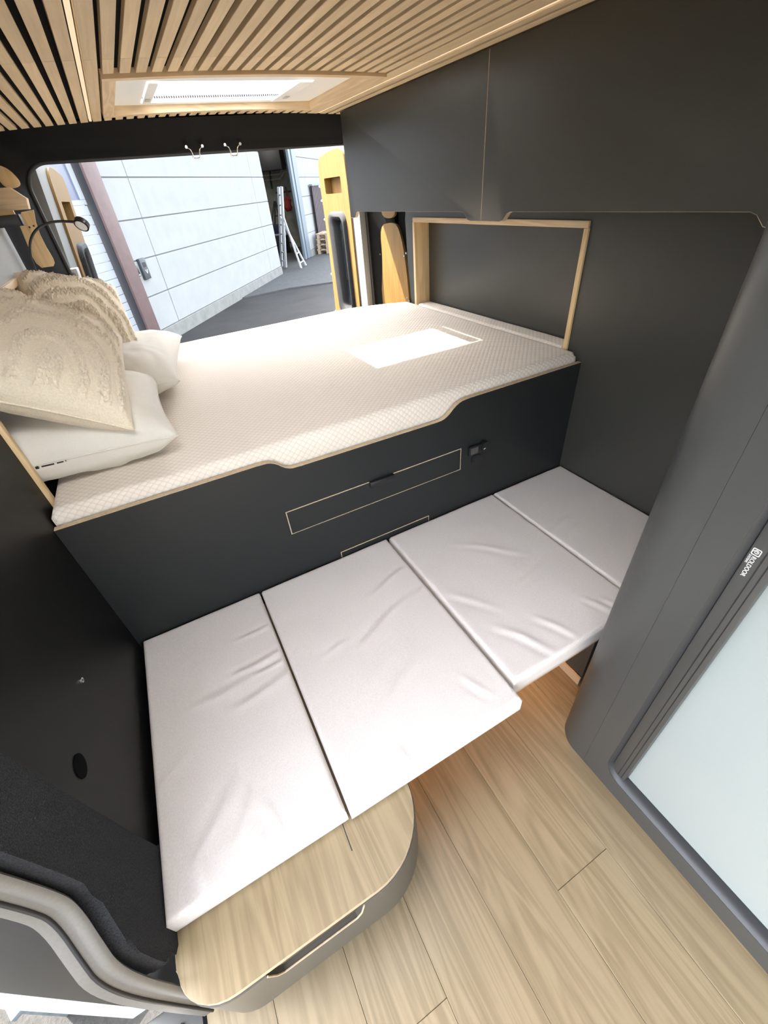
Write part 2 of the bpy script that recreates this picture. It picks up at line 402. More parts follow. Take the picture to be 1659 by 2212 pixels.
# left wall: dark panels with a recess (niche) behind the pillows, door opening in front of y -0.80
NZ0, NZ1 = 0.86, 1.262
wl = tag(bpy.data.objects.new('wall_left', None), kind='structure'); COL.objects.link(wl)
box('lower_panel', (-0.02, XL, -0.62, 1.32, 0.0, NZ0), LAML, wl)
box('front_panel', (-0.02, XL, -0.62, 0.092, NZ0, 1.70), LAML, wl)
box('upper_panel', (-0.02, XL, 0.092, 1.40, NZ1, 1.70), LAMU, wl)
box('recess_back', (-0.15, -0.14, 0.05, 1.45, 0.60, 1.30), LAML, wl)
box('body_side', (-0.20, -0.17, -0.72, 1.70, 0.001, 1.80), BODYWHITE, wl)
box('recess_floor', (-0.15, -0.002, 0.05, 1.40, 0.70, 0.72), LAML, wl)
for (yy, zz) in ((-0.345, 0.680), (-0.593, 0.676)):
    o = cyl('screw_insert', (0.0005, yy, zz), (0.004, yy, zz), 0.0055, STEEL, wl, 14); cyl('hole', (0.0035, yy, zz), (0.0046, yy, zz), 0.0028, BLACKP, o, 10)
cyl('cable_port', (0.0002, -0.523, 0.667), (0.002, -0.523, 0.667), 0.022, PORT, wl, 24)

# right wall with its recess
wr = tag(bpy.data.objects.new('wall_right', None), kind='structure'); COL.objects.link(wr)
RZ0, RZ1, RY0, RY1 = 0.845, 1.277, 0.076, 1.186
box('lower_panel', (XR, XR + 0.02, -2.3, 1.27, 0, RZ0), LAM, wr)
box('front_panel', (XR, XR + 0.02, -2.3, RY0, RZ0, 1.74), LAM, wr)
box('upper_panel', (XR, XR + 0.02, RY0, 1.27, RZ1, 1.74), LAM, wr)
prism('rear_panel', [(RY1, RZ0), (1.235, RZ0), (1.262, 1.05), (1.275, RZ1), (RY1, RZ1)], 'x', XR, XR + 0.02, LAM, wr)
box('recess_back', (1.842, 1.856, 0.03, 1.24, 0.6, 1.33), LAM, wr)
box('recess_floor', (1.781, 1.841, 0.05, 1.22, 0.70, 0.72), LAM, wr)
box('body_side', (1.95, 1.98, -2.3, 1.70, -0.45, 1.83), BODYWHITE, wr)

# oak frame round the right recess
fr = thing('recess_frame', 'oak frame lining the recess in the right wall above the mattress', 'frame', (XR, 0.63, 0.9))
def loc(o, p): return o
def local_box(name, b, mat, par, bev=0.0):
    p = par.location; return box(name, (b[0] - p[0], b[1] - p[0], b[2] - p[1], b[3] - p[1], b[4] - p[2], b[5] - p[2]), mat, par, bev)
local_box('top_rail', (1.752, 1.842, RY0, RY1, RZ1 - 0.019, RZ1 + 0.002), OAKY, fr, 0.0015)
local_box('stile', (1.752, 1.842, RY0 - 0.002, RY0 + 0.017, RZ0 + 0.005, RZ1 - 0.0195), OAKZ, fr, 0.0015)
local_box('stile', (1.752, 1.842, RY1 - 0.017, RY1 + 0.002, RZ0 + 0.005, RZ1 - 0.0195), OAKZ, fr, 0.0015)
# oak frame round the left recess
fl = thing('recess_frame', 'pale oak edging of the left recess running behind the piled cushions', 'frame', (0, 0.7, 0.9))
local_box('top_rail', (-0.14, 0.010, 0.080, 1.36, NZ1 - 0.018, NZ1 + 0.004), OAKY, fl, 0.0015)
local_box('stile', (-0.14, 0.010, 0.088, 0.107, NZ0 - 0.02, NZ1 - 0.0185), OAKZ, fl, 0.0015)

# rear surround: black padded header and pillars funnelling to the door opening
def section(x0, x1, z0, z1, r, n=10, archz=0.0):
    out = []
    for (a, b) in rrect(x0, x1, z0, z1, r, n):
        t = (a - 0.92) / ((x1 - x0) / 2)
        out.append((a, b + (archz * (1 - t * t) if b > (z0 + z1) / 2 else 0)))
    return out
OPX0, OPX1, OPZ0, OPZ1 = 0.118, 1.722, 0.30, 1.614
def rear_loops():
    loops = []
    top = lambda pts, yt, ys: [(a, ys + (yt - ys) * max(0, min(1, (b - 1.42) / 0.25)), b) for a, b in pts]
    loops.append(top(section(-0.012, 1.79, 0.25, 1.715, (0.05, 0.05, 0.05, 0.05), archz=0.020), 1.480, 1.345))
    loops.append(top(section(-0.010, 1.785, 0.25, 1.700, (0.05, 0.05, 0.06, 0.06), archz=0.018), 1.500, 1.375))
    loops.append(top(section(0.020, 1.782, 0.25, 1.672, (0.05, 0.05, 0.09, 0.09), archz=0.014), 1.535, 1.46))
    loops.append(top(section(0.070, 1.772, 0.26, 1.650, (0.05, 0.05, 0.10, 0.10), archz=0.012), 1.575, 1.55))
    loops.append(top(section(0.098, 1.745, 0.28, 1.630, (0.05, 0.05, 0.10, 0.10), archz=0.010), 1.612, 1.60))
    loops.append(top(section(0.106, 1.735, 0.29, 1.616, (0.05, 0.05, 0.10, 0.10), archz=0.010), 1.625, 1.625))
    loops.append(top(section(OPX0 - 0.004, OPX1 + 0.004, 0.295, 1.612, (0.05, 0.05, 0.10, 0.10), archz=0.010), 1.645, 1.645))
    loops.append(top(section(OPX0 - 0.006, OPX1 + 0.006, 0.295, 1.614, (0.05, 0.05, 0.10, 0.10), archz=0.010), 1.66, 1.66))
    loops.append(top(section(-0.16, 1.95, -0.40, 1.80, (0.05, 0.05, 0.10, 0.10)), 1.68, 1.68))
    return loops
bm = bmesh.new(); prev = None
for lp in rear_loops():
    cur = [bm.verts.new(p) for p in lp]
    if prev:
        n = len(cur)
        for i in range(n): bm.faces.new((prev[i], prev[(i + 1) % n], cur[(i + 1) % n], cur[i]))
    prev = cur
rear = finish(bm, 'wall_rear', BLACK, None, autos=70); tag(rear, kind='structure')
tube('opening_seal', [(a, 1.655, b) for a, b in section(OPX0, OPX1, 0.30, 1.612, (0.05, 0.05, 0.10, 0.10), archz=0.012)], 0.011, RUBBER, rear, 8, True)

# oak inlays screwed to the black pillars
def blob(pts, it=2):
    P = [Vector(p) for p in pts]
    for _ in range(it):
        P = [q for i in range(len(P)) for q in (P[i] * 0.75 + P[(i + 1) % len(P)] * 0.25, P[i] * 0.25 + P[(i + 1) % len(P)] * 0.75)]
    return [(p.x, p.y) for p in P]
iz = thing('pillar_inlay', 'tall honey oak inlay with rounded top on black pillar beside right recess', 'panel', (1.762, 1.43, 0.8))
def inlay(par, name, pts, x0, x1, mat):
    p = par.location
    return prism(name, [(a - p[1], b - p[2]) for a, b in pts], 'x', x0 - p[0], x1 - p[0], mat, par, 0.001)
inlay(iz, 'board', blob([(1.62, 0.72), (1.60, 0.86), (1.548, 1.06), (1.560, 1.235), (1.42, 1.255), (1.325, 1.235), (1.262, 1.03), (1.243, 0.72)]), 1.752, 1.766, DOOROAK)
for (yy, zz) in ((1.575, 1.09), (1.285, 1.10), (1.60, 0.88), (1.27, 0.89), (1.262, 1.115), (1.248, 0.875)):
    cyl('screw', (1.7525 - 1.762, yy - 1.43, zz - 0.8), (1.749 - 1.762, yy - 1.43, zz - 0.8), 0.005, STEEL, iz, 12)
iz2 = thing('pillar_inlay', 'small rounded oak inlay on right pillar directly under the overhead cabinet', 'panel', (1.762, 1.45, 1.27))
inlay(iz2, 'board', blob([(1.53, 1.50), (1.535, 1.30), (1.49, 1.272), (1.40, 1.272), (1.355, 1.30), (1.36, 1.50)]), 1.752, 1.766, DOOROAK)
def inlay_y(name, label, pts, y0, y1, mat, holes=()):
    cx = sum(p[0] for p in pts) / len(pts); cz = min(p[1] for p in pts)
    t = thing(name, label, 'panel', (cx, y0, cz))
    prism('board', [(a - cx, b - cz) for a, b in pts], 'y', 0, y1 - y0, mat, t, 0.001)
    for hx, hz in holes: cyl('hole', (hx - cx, -0.0008, hz - cz), (hx - cx, 0.001, hz - cz), 0.0035, BLACKP, t, 10)
    return t
inlay_y('pillar_inlay', 'tapering oak inlay with two drilled holes behind the reading lamp', [(0.053, 1.414), (0.080, 1.452), (0.125, 1.456), (0.112, 1.415), (0.105, 1.375), (0.106, 1.330), (0.110, 1.290), (0.108, 1.274), (0.098, 1.263), (0.055, 1.263), (0.044, 1.28), (0.042, 1.305)], 1.398, 1.404, OAKZ, ((0.083, 1.402), (0.099, 1.405)))
inlay_y('pillar_inlay', 'half oval oak inlay at upper left above the wooden shelf', blob([(0.066, 1.600), (0.105, 1.588), (0.126, 1.548), (0.118, 1.528), (0.07, 1.525), (0.058, 1.56)]), 1.40, 1.408, OAKZ)
# oak shelf and black reel below it at the left edge
t = thing('wall_shelf', 'pale oak shelf board at upper left of the rear window', 'shelf', (0.0, 1.34, 1.46))
prism('board', [(-0.12, 0.003), (0.120, -0.002), (0.128, 0.030), (0.092, 0.066), (0.072, 0.066), (-0.12, 0.075)], 'y', -0.03, 0.03, OAKX, t, 0.001)
box('back_board', (-0.12, 0.06, 0.03, 0.05, -0.05, 0.01), OAKX, t)
t = thing('blind_cassette', 'black blind cassette mounted under the oak shelf', 'blind', (0.0, 1.26, 1.40))
bm = bmesh.new()
o = prism('cassette', rrect(-0.12, 0.082, 0.010, 0.046, 0.006), 'y', -0.02, 0.035, BLACKP, t, 0.002)
box('end_cap', (0.0825, 0.0875, -0.02, 0.035, 0.010, 0.046), RUBBER, t, 0.001)
# reading lamp
t = thing('reading_lamp', 'slim black gooseneck reading lamp over the left cushions', 'lamp', (0.04, 1.27, 1.24))
def L(p): return (p[0] - 0.04, p[1] - 1.27, p[2] - 1.24)
tube('gooseneck', [L(q) for q in ((0.044, 1.27, 1.24), (0.050, 1.275, 1.30), (0.066, 1.28, 1.345), (0.095, 1.285, 1.382), (0.135, 1.29, 1.405), (0.18, 1.295, 1.413), (0.222, 1.30, 1.410), (0.252, 1.30, 1.404))], 0.0046, BLACKP, t, 10, smoothn=2)
hd = cyl('lamp_head', L((0.276, 1.312, 1.401)), L((0.268, 1.300, 1.390)), 0.026, BLACKP, t, 28); cyl('lens', L((0.268, 1.300, 1.390)), L((0.2674, 1.2992, 1.3892)), 0.021, WHITEPL, hd, 28)
cyl('wall_mount', L((0.011, 1.27, 1.25)), L((0.046, 1.27, 1.25)), 0.012, BLACKP, t, 16)

# hooks on the rear header (door catches)
for i, (hx, lab) in enumerate(((0.834, 'silver wire door catch on rear header, nearer the pillows'), (1.010, 'silver wire door catch on rear header, nearer the overhead cabinet'))):
    t = thing('door_catch', lab, 'catch', (hx, 1.585, 1.63), group='door catches on rear header')
    for s in (-1, 1):
        tube('wire', [(s * 0.034, 0.0, -0.003), (s * 0.022, -0.012, -0.008), (s * 0.015, -0.008, -0.024), (s * 0.017, 0.0, -0.040), (s * 0.006, 0.004, -0.043)], 0.0028, STEEL, t, 8, smoothn=1)
        cyl('screw_head', (s * 0.036, -0.012, -0.001), (s * 0.036, 0.01, -0.001), 0.006, STEEL, t, 12)
    cyl('cross_bar', (-0.017, 0.002, -0.043), (0.017, 0.002, -0.043), 0.003, STEEL, t, 8)

# skylight
t = thing('skylight', 'white framed roof skylight set in an oak surround', 'skylight', ((FX0 + FX1) / 2, (FY0 + FY1) / 2, 1.71))
def S(b): p = t.location; return (b[0] - p[0], b[1] - p[0], b[2] - p[1], b[3] - p[1], b[4] - p[2], b[5] - p[2])
IX0, IX1, IY0, IY1 = 0.528, 1.318, 0.716, 1.305
zb = 1.708
FYR = FY1
for nm, b in (('front_board', (FX0, FX1, FY0, IY0)), ('rear_board', (FX0, FX1, IY1, FYR)), ('side_board', (FX0, IX0, IY0 + 0.0005, IY1 - 0.0005)), ('side_board', (IX1, FX1, IY0 + 0.0005, IY1 - 0.0005))):
    o = arch_plate(nm, *b, -0.008, 0.020, OAKX if nm != 'side_board' else OAKY, t, 14)
    for v in o.data.vertices: v.co -= Vector(t.location)
ring('trim_plate', [(a - t.location.x, b - t.location.y) for a, b in rect_n(IX0 - 0.01, IX1 + 0.01, IY0 - 0.01, IY1 + 0.01)], [(a - t.location.x, b - t.location.y) for a, b in rect_n(HX0, HX1, HY0, HY1)], 'z', 1.7345 - 1.71, 1.7405 - 1.71, WHITEPL, t)
up = ring('upstand', [(a - t.location.x, b - t.location.y) for a, b in rect_n(HX0 - 0.02, HX1 + 0.02, HY0 - 0.02, HY1 + 0.02)], [(a - t.location.x, b - t.location.y) for a, b in rect_n(HX0, HX1, HY0, HY1)], 'z', 1.741 - 1.71, 1.850 - 1.71, WHITEPL, t)
for i in range(62):                                                    # ventilation grille along the rear upstand
    gx = HX0 + 0.012 + i * (HX1 - HX0 - 0.024) / 61
    box('vent_slot', S((gx - 0.0028, gx + 0.0028, HY1 - 0.0012, HY1 + 0.0005, 1.746, 1.753)), DARKTHING, up)
box('pane', S((HX0 - 0.03, HX1 + 0.03, HY0 - 0.03, HY1 + 0.03, 1.8505, 1.856)), ACRYL, t, 0.002)
for gx in (HX0 + 0.004, HX1 - 0.034):
    b_ = box('blind_rail', S((gx - (0.022 if gx > 1 else 0.0), gx + 0.03 + (0.0 if gx > 1 else 0.0), HY0 + 0.004, HY1 - 0.004, 1.7290, 1.7342)), WHITEPL, t, 0.002)
    box('latch', S((gx + 0.004, gx + 0.022, HY1 - 0.12, HY1 - 0.075, 1.7268, 1.7289)), plain('latch_grey', (0.55, 0.53, 0.48), 0.4) if 'latch_grey' not in MATS else MATS['latch_grey'], b_, 0.001)

# ================================================================ FURNITURE
# overhead cabinet on the right wall
XC = 1.503; KB, KT = 1.326, 1.299; K1, K0, K2 = 1.399, 0.322, -0.70
cab = thing('overhead_cabinet', 'long dark overhead cabinet with two notched doors on the right wall', 'cabinet', (XC, 0.3, KB))
def clip_arch(x): return arch(x) - 0.004
body = prism('body', [(0.018, 0.012), (XR - XC - 0.001, 0.012), (XR - XC - 0.001, clip_arch(XR) - KB), (0.018, clip_arch(XC + 0.018) - KB)], 'y', K2 - 0.3 + 0.003, K1 - 0.3 - 0.003, LAM, cab)
def door_outline(y0, y1, tab0, tab1, t0w, t1w):
    """bottom edge at KB with hanging finger tabs at both ends; returned as (y,z) local"""
    z0, zt = 0.0, KT - KB; top = clip_arch(XC) - KB
    pts = [(y0, top), (y0, zt)]
    pts += [(y0 + t0w - 0.012, zt), (y0 + t0w + 0.004, zt + 0.003), (y0 + t0w + 0.022, z0 - 0.005), (y0 + t0w + 0.036, z0)] if tab0 else [(y0, z0)]
    pts += [(y1 - t1w - 0.036, z0), (y1 - t1w - 0.022, z0 - 0.005), (y1 - t1w - 0.004, zt + 0.003), (y1 - t1w + 0.012, zt)]
    pts += [(y1, zt), (y1, top)]
    return pts
def band(name, pts, axis, lo, hi, th, mat, parent):
    """thin strip following an open outline (outside of it)"""
    bm = bmesh.new(); prev = None; n = len(pts)
    for i, (a, b) in enumerate(pts):
        pa, pb = pts[max(i - 1, 0)], pts[min(i + 1, n - 1)]
        d = Vector((pb[0] - pa[0], pb[1] - pa[1])).normalized(); nn = Vector((d.y, -d.x))
        q = (a + nn.x * th, b + nn.y * th)
        cur = [bm.verts.new(P3(axis, *v)) for v in ((a, b, lo), (a, b, hi), (q[0], q[1], hi), (q[0], q[1], lo))]
        if prev:
            for k in range(4): bm.faces.new((prev[k], prev[(k + 1) % 4], cur[(k + 1) % 4], cur[k]))
        else: bm.faces.new(cur)
        prev = cur
    bm.faces.new(prev[::-1])
    return finish(bm, name, mat, parent, autos=40)
for (a, b, w0, w1) in ((K2 + 0.002, K0 - 0.0012, 0.148, 0.105), (K0 + 0.0012, K1, 0.070, 0.048)):
    ol = door_outline(a - 0.3, b - 0.3, True, True, w0, w1)
    d = prism('door', ol, 'x', 0.0, 0.017, LAM, cab, 0.0006)
    band('edge_band', ol[1:-1], 'x', 0.0004, 0.0166, 0.0012, PLY, d)
for yy in (K0,):
    box('edge_line', (-0.0002, 0.012, yy - 0.3 - 0.0011, yy - 0.3 + 0.0011, KT - KB + 0.001, clip_arch(XC) - KB - 0.001), PLY, cab)

# bed base front
bed = thing('bed_base', 'dark bed base front panel with oak edge below the mattress', 'bed base', (0.88, 0.0, 0.0))
def soft(pts, it=2):
    for _ in range(it):
        q = [pts[0]]
        for i in range(len(pts) - 1):
            a, b = pts[i], pts[i + 1]; q += [(a[0] * 0.75 + b[0] * 0.25, a[1] * 0.75 + b[1] * 0.25), (a[0] * 0.25 + b[0] * 0.75, a[1] * 0.25 + b[1] * 0.75)]
        pts = q + [pts[-1]]
    return pts
topl = [(0.001, 0.834)] + [(0.30, 0.834)] + soft([(0.50, 0.834), (0.545, 0.832), (0.582, 0.793), (0.625, 0.791)]) + [(0.85, 0.788)] + soft([(1.095, 0.785), (1.140, 0.786), (1.190, 0.832), (1.24, 0.836)]) + [(1.5, 0.836), (1.759, 0.836)]
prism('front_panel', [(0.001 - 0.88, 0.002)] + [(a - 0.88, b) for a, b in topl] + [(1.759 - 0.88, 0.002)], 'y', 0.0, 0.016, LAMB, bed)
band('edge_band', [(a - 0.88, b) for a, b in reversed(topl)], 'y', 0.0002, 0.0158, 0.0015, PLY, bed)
box('slat_deck', (-0.87, 0.875, 0.017, 1.40, 0.70, 0.716), PLY, bed)
def drawer(name, x0, x1, z0, z1, handle):
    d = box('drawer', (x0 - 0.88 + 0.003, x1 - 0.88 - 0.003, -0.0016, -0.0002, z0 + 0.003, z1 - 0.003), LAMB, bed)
    for b in ((x0, x1, z1 - 0.0026, z1), (x0, x1, z0, z0 + 0.0016), (x0, x0 + 0.0026, z0 + 0.0017, z1 - 0.0027), (x1 - 0.0026, x1, z0 + 0.0017, z1 - 0.0027)):
        box('edge_line', (b[0] - 0.88, b[1] - 0.88, -0.0018, -0.0001, b[2], b[3]), PLY, d)
    if handle:
        h = box('handle', (handle[0] - 0.88, handle[1] - 0.88, -0.016, -0.002, z1 - 0.020, z1 + 0.003), BLACKP, d, 0.003)
drawer('drawer', 0.541, 1.209, 0.561, 0.652, (0.831, 0.924))
drawer('drawer', 0.690, 1.066, 0.30, 0.403, None)
# control display and socket on the bed base
t = thing('control_display', 'small black control display on bed base right of the drawer', 'display', (1.272, 0.0, 0.63))
box('housing', (-0.034, 0.024, -0.014, -0.0003, -0.019, 0.019), BLACKP, t, 0.004)
box('screen', (-0.029, 0.004, -0.0150, -0.0141, -0.013, 0.013), SCREEN, t)
k_ = cyl('knob', (0.036, -0.0003, 0.004), (0.036, -0.020, 0.004), 0.019, BLACKP, t, 24)
tube('hand_mark', [(0.026, -0.0208, -0.004), (0.031, -0.0210, 0.000), (0.034, -0.0208, -0.001)], 0.0012, LOGO, k_, 6)
t = thing('power_socket', 'round black power socket just below the control display', 'socket', (1.283, 0.0, 0.582))
cyl('rim', (0, -0.0003, 0), (0, -0.004, 0), 0.024, BLACKP, t, 28); cyl('cover', (0, -0.0042, 0), (0, -0.007, 0), 0.020, RUBBER, t, 28)

# mattress
def soft_slab(name, x0, x1, y0, y1, z0, z1, mat, parent=None, r=0.02, nx=40, ny=30, disp=None, seg=4):
    """rounded slab: dense top surface displaced by disp(x,y), rounded rim, straight sides"""
    bm = bmesh.new()
    def loop(ins, z):
        pts = rrect(x0 + ins, x1 - ins, y0 + ins, y1 - ins, max(0.002, r * 0.9 - ins * 0.5), 3); return pts
    # top grid with boundary squeeze
    G = []
    for j in range(ny + 1):
        row = []
        for i in range(nx + 1):
            u, v = i / nx, j / ny
            xx = x0 + (x1 - x0) * u; yy = y0 + (y1 - y0) * v
            dx = min(xx - x0, x1 - xx); dy = min(yy - y0, y1 - yy); d = min(dx, dy)
            e = max(0, 1 - d / r)
            zz = z1 - r * (1 - math.sqrt(max(0, 1 - e * e))) if d < r else z1
            if disp: zz += disp(xx, yy) * min(1, d / (r * 1.3))
            row.append(bm.verts.new((xx, yy, zz)))
        G.append(row)
    for j in range(ny):
        for i in range(nx): bm.faces.new((G[j][i], G[j][i + 1], G[j + 1][i + 1], G[j + 1][i]))
    rim = G[0][:] + [G[j][nx] for j in range(1, ny + 1)] + G[ny][nx - 1::-1] + [G[j][0] for j in range(ny - 1, 0, -1)]
    prev = rim; N = len(rim)
    bulge = [(-0.0, 0.75), (0.0, 0.35), (0.0, 0.08), (0.006, 0.0)]
    cx, cy = (x0 + x1) / 2, (y0 + y1) / 2
    H = (z1 - r) - z0
    for ins, f in bulge:
        cur = []
        for v in rim:
            sx = 1 if v.co.x < x0 + 1e-6 else (-1 if v.co.x > x1 - 1e-6 else 0); sy = 1 if v.co.y < y0 + 1e-6 else (-1 if v.co.y > y1 - 1e-6 else 0)
            cur.append(bm.verts.new((v.co.x + sx * ins, v.co.y + sy * ins, z0 + H * f)))
        for i in range(N): bm.faces.new((prev[i], prev[(i + 1) % N], cur[(i + 1) % N], cur[i]))
        prev = cur
    bm.faces.new(prev)
    o = finish(bm, name, mat, parent, autos=60)
    return o
def mdisp(x, y):
    n = noise.noise(Vector((x * 3, y * 3, 0.3))) * 0.003
    # a few shallow ruck lines toward the rear right
    d1 = abs((y - 1.02) - 0.03 * math.sin((x - 1.2) * 14)); d2 = abs((y - 0.88 + 0.12 * (x - 1.3)) - 0.015 * math.sin(x * 17))
    f = max(0, 1 - abs(x - 1.42) / 0.26)
    n += 0.005 * f * math.exp(-(d1 / 0.022) ** 2) + 0.005 * f * math.exp(-(d2 / 0.018) ** 2)
    return n
m = soft_slab('mattress', 0.004, 1.752, 0.022, 1.395, 0.718, 0.872, QUILT, None, 0.016, 180, 140, mdisp)
# rear right corner of the mattress is cut back to clear the pillar
tag(m, 'large cream quilted mattress lying across the rear of the van', 'mattress')
for v in m.data.vertices:
    if v.co.x > 1.30 and v.co.y > 1.20:
        lim = 1.395 - 0.14 * max(0, min(1, (v.co.x - 1.34) / 0.40)) ** 1.6
        if v.co.y > lim: v.co.y = lim
m2 = soft_slab('mattress_extension', 1.7545, 1.840, 0.098, 1.165, 0.722, 0.874, QUILT, None, 0.010, 12, 80, lambda x, y: 0.001 * noise.noise(Vector((x * 20, y * 20, 0))))
tag(m2, 'narrow cream mattress strip filling the right wall recess', 'mattress')

# seat cushions
def cdisp(seed, folds, x0, y0):
    folds = [(a, b, c, d, e * 1.1, h * 0.8) for a, b, c, d, e, h in folds]
    def f(x, y):
        n = 0.0016 * noise.noise(Vector((x * 5 + seed, y * 5, seed)))
        n += 0.0007 * noise.noise(Vector((x * 18 + seed, y * 18, seed)))
        for (ax, ay, ang, ln, wd, hh) in folds:
            dx, dy = x - ax, y - ay; c, s_ = math.cos(ang), math.sin(ang)
            a, b = dx * c + dy * s_, -dx * s_ + dy * c
            b += 0.006 * math.sin(a * 22 + seed)
            n += hh * max(0, 1 - (a / ln) ** 2) * (math.exp(-(b / wd) ** 2) - 0.6 * math.exp(-((b - wd * 1.8) / wd) ** 2))
        return n
    return f
PI = math.pi
cush = [
 (0.014, 0.383, -0.722, -0.004, 'light linen seat cushion at far left over the oak bench top', [(0.33, -0.16, 0.12, 0.07, 0.007, 0.003), (0.31, -0.27, 0.12, 0.10, 0.008, 0.004), (0.34, -0.30, 0.15, 0.06, 0.006, 0.004), (0.20, -0.31, 0.1, 0.12, 0.012, 0.0025), (0.30, -0.36, 0.25, 0.10, 0.010, 0.003), (0.19, -0.62, 1.2, 0.05, 0.010, 0.004), (0.13, -0.60, 0.9, 0.08, 0.012, 0.003), (0.08, -0.66, 1.9, 0.06, 0.012, 0.005), (0.24, -0.67, 1.8, 0.05, 0.010, 0.004), (0.05, -0.45, 0.5, 0.08, 0.012, 0.002)]),
 (0.389, 0.874, -0.726, -0.004, 'large light linen seat cushion overhanging the bench on its right', [(0.78, -0.20, 0.3, 0.10, 0.008, 0.003), (0.70, -0.33, 0.35, 0.16, 0.010, 0.003), (0.84, -0.30, 0.5, 0.06, 0.008, 0.0025), (0.52, -0.35, 0.2, 0.05, 0.008, 0.0025), (0.60, -0.55, 0.5, 0.15, 0.014, 0.002), (0.55, -0.69, 1.6, 0.03, 0.008, 0.004), (0.80, -0.64, 1.9, 0.05, 0.009, 0.003)]),
 (0.884, 1.376, -0.684, -0.004, 'light linen seat cushion set back beside the grey washroom corner', [(1.00, -0.60, 2.1, 0.10, 0.010, 0.004), (1.10, -0.61, 2.1, 0.07, 0.009, 0.0035), (0.95, -0.40, 2.3, 0.12, 0.010, 0.002), (1.15, -0.25, 2.4, 0.16, 0.010, 0.0018), (1.26, -0.62, 2.0, 0.05, 0.008, 0.003), (1.2, -0.42, 0.3, 0.10, 0.010, 0.0018), (1.30, -0.64, 2.0, 0.04, 0.007, 0.003)]),
 (1.381, 1.757, -0.684, -0.004, 'light linen seat cushion in the corner against the right wall', [(1.45, -0.30, 0.3, 0.07, 0.009, 0.0025), (1.47, -0.35, 0.4, 0.06, 0.008, 0.003), (1.6, -0.4, 0.5, 0.10, 0.012, 0.002)])]
for i, (x0, x1, y0, y1, lab, folds) in enumerate(cush):
    o = soft_slab('seat_cushion', x0, x1, y0, y1, 0.3215, 0.384, SEAT, None, 0.011, 110, 150, cdisp(3.1 * i + 1, folds, x0, y0))
    tag(o, lab, 'cushion', 'seat cushions joined into a lower bed')

# left bench with rounded oak top and grey curved front
BX = 0.535
bench = thing('bench', 'rounded bench with oak top and grey curved front in the foreground', 'bench', (0.27, -0.45, 0))
def bl(pts): return [(a - 0.27, b + 0.45) for a, b in pts]
topo = [(0.006, -0.006), (0.006, -0.775)] + [(0.10 - 0.09 * math.cos(a), -0.785 - 0.072 * math.sin(a)) for a in [PI / 2 * i / 8 for i in range(0, 9)]] + [(0.20, -0.857), (0.36, -0.857)] + [(0.385 + 0.148 * math.sin(a), -0.710 - 0.147 * math.cos(a)) for a in [PI / 2 * i / 12 for i in range(13)]] + [(BX - 0.002, -0.006)]
prism('oak_top', bl(topo), 'z', 0.305, 0.3205, BENCHTOP, bench, 0.0012)
def inset(pts, d):
    c = []
    for (a, b) in pts:
        aa = min(a, BX - d); bb = max(b, -0.860 + d); c.append((aa, bb))
    return c
BENCHGREY = plain('bench_grey_laminate', (0.085, 0.078, 0.064), 0.45, 0, 0.4)
fronto = [(0.012, -0.770)] + [(0.10 - 0.085 * math.cos(a), -0.785 - 0.068 * math.sin(a)) for a in [PI / 2 * i / 8 for i in range(1, 9)]] + [(0.165, -0.853)]
# curved shell as a swept wall, with a slot handle recess cut below the top edge between x .165 and .345
path = [(0.008, -0.60), (0.008, -0.770)] + [(0.10 - 0.092 * math.cos(PI / 2 * i / 8), -0.785 - 0.076 * math.sin(PI / 2 * i / 8)) for i in range(1, 9)]
path += [(0.150, -0.861), (0.160, -0.861), (0.172, -0.861), (0.250, -0.861), (0.328, -0.861), (0.340, -0.861), (0.352, -0.861)] + [(0.385 + 0.152 * math.sin(PI / 2 * i / 12), -0.710 - 0.151 * math.cos(PI / 2 * i / 12)) for i in range(13)] + [(0.537, -0.45), (0.537, -0.01)]
def shell(name, path, z0, ztop, th, mat, parent):
    bm = bmesh.new(); prev = None; n = len(path)
    for i, (a, b) in enumerate(path):
        pa, pb = path[max(i - 1, 0)], path[min(i + 1, n - 1)]
        d = Vector((pb[0] - pa[0], pb[1] - pa[1])).normalized(); nn = Vector((-d.y, d.x)) * th
        zt = ztop(a, b) if callable(ztop) else ztop
        cur = [bm.verts.new(v) for v in ((a, b, z0), (a, b, zt), (a + nn.x, b + nn.y, zt), (a + nn.x, b + nn.y, z0))]
        if prev:
            for k in range(4): bm.faces.new((prev[k], prev[(k + 1) % 4], cur[(k + 1) % 4], cur[k]))
        else: bm.faces.new(cur)
        prev = cur
    bm.faces.new(prev[::-1])
    return finish(bm, name, mat, parent, autos=35)
def slot_top(a, b): return 0.248 if (0.165 < a < 0.334 and b < -0.84) else 0.262 if (0.155 < a < 0.345 and b < -0.84) else 0.3045
shell('curved_front', bl(path), 0.098, lambda a, b: slot_top(a + 0.27, b - 0.45), 0.012, BENCHGREY, bench)
box('slot_recess', (0.145 - 0.27, 0.36 - 0.27, -0.830 + 0.45, -0.818 + 0.45, 0.20, 0.304), plain('slot_wood', (0.34, 0.25, 0.16), 0.6), bench)
tube('slot_lip', [(0.151 - 0.27, -0.8612 + 0.45, 0.303), (0.160 - 0.27, -0.8612 + 0.45, 0.2625), (0.172 - 0.27, -0.8612 + 0.45, 0.2485), (0.25 - 0.27, -0.8612 + 0.45, 0.2482), (0.328 - 0.27, -0.8612 + 0.45, 0.2485), (0.340 - 0.27, -0.8612 + 0.45, 0.2625), (0.350 - 0.27, -0.8612 + 0.45, 0.303)], 0.0018, PLY, bench, 6)
band('oak_edge', [(a, b) for a, b in bl(topo)[1:-1]], 'z', 0.3055, 0.3195, 0.0008, PLY, bench)
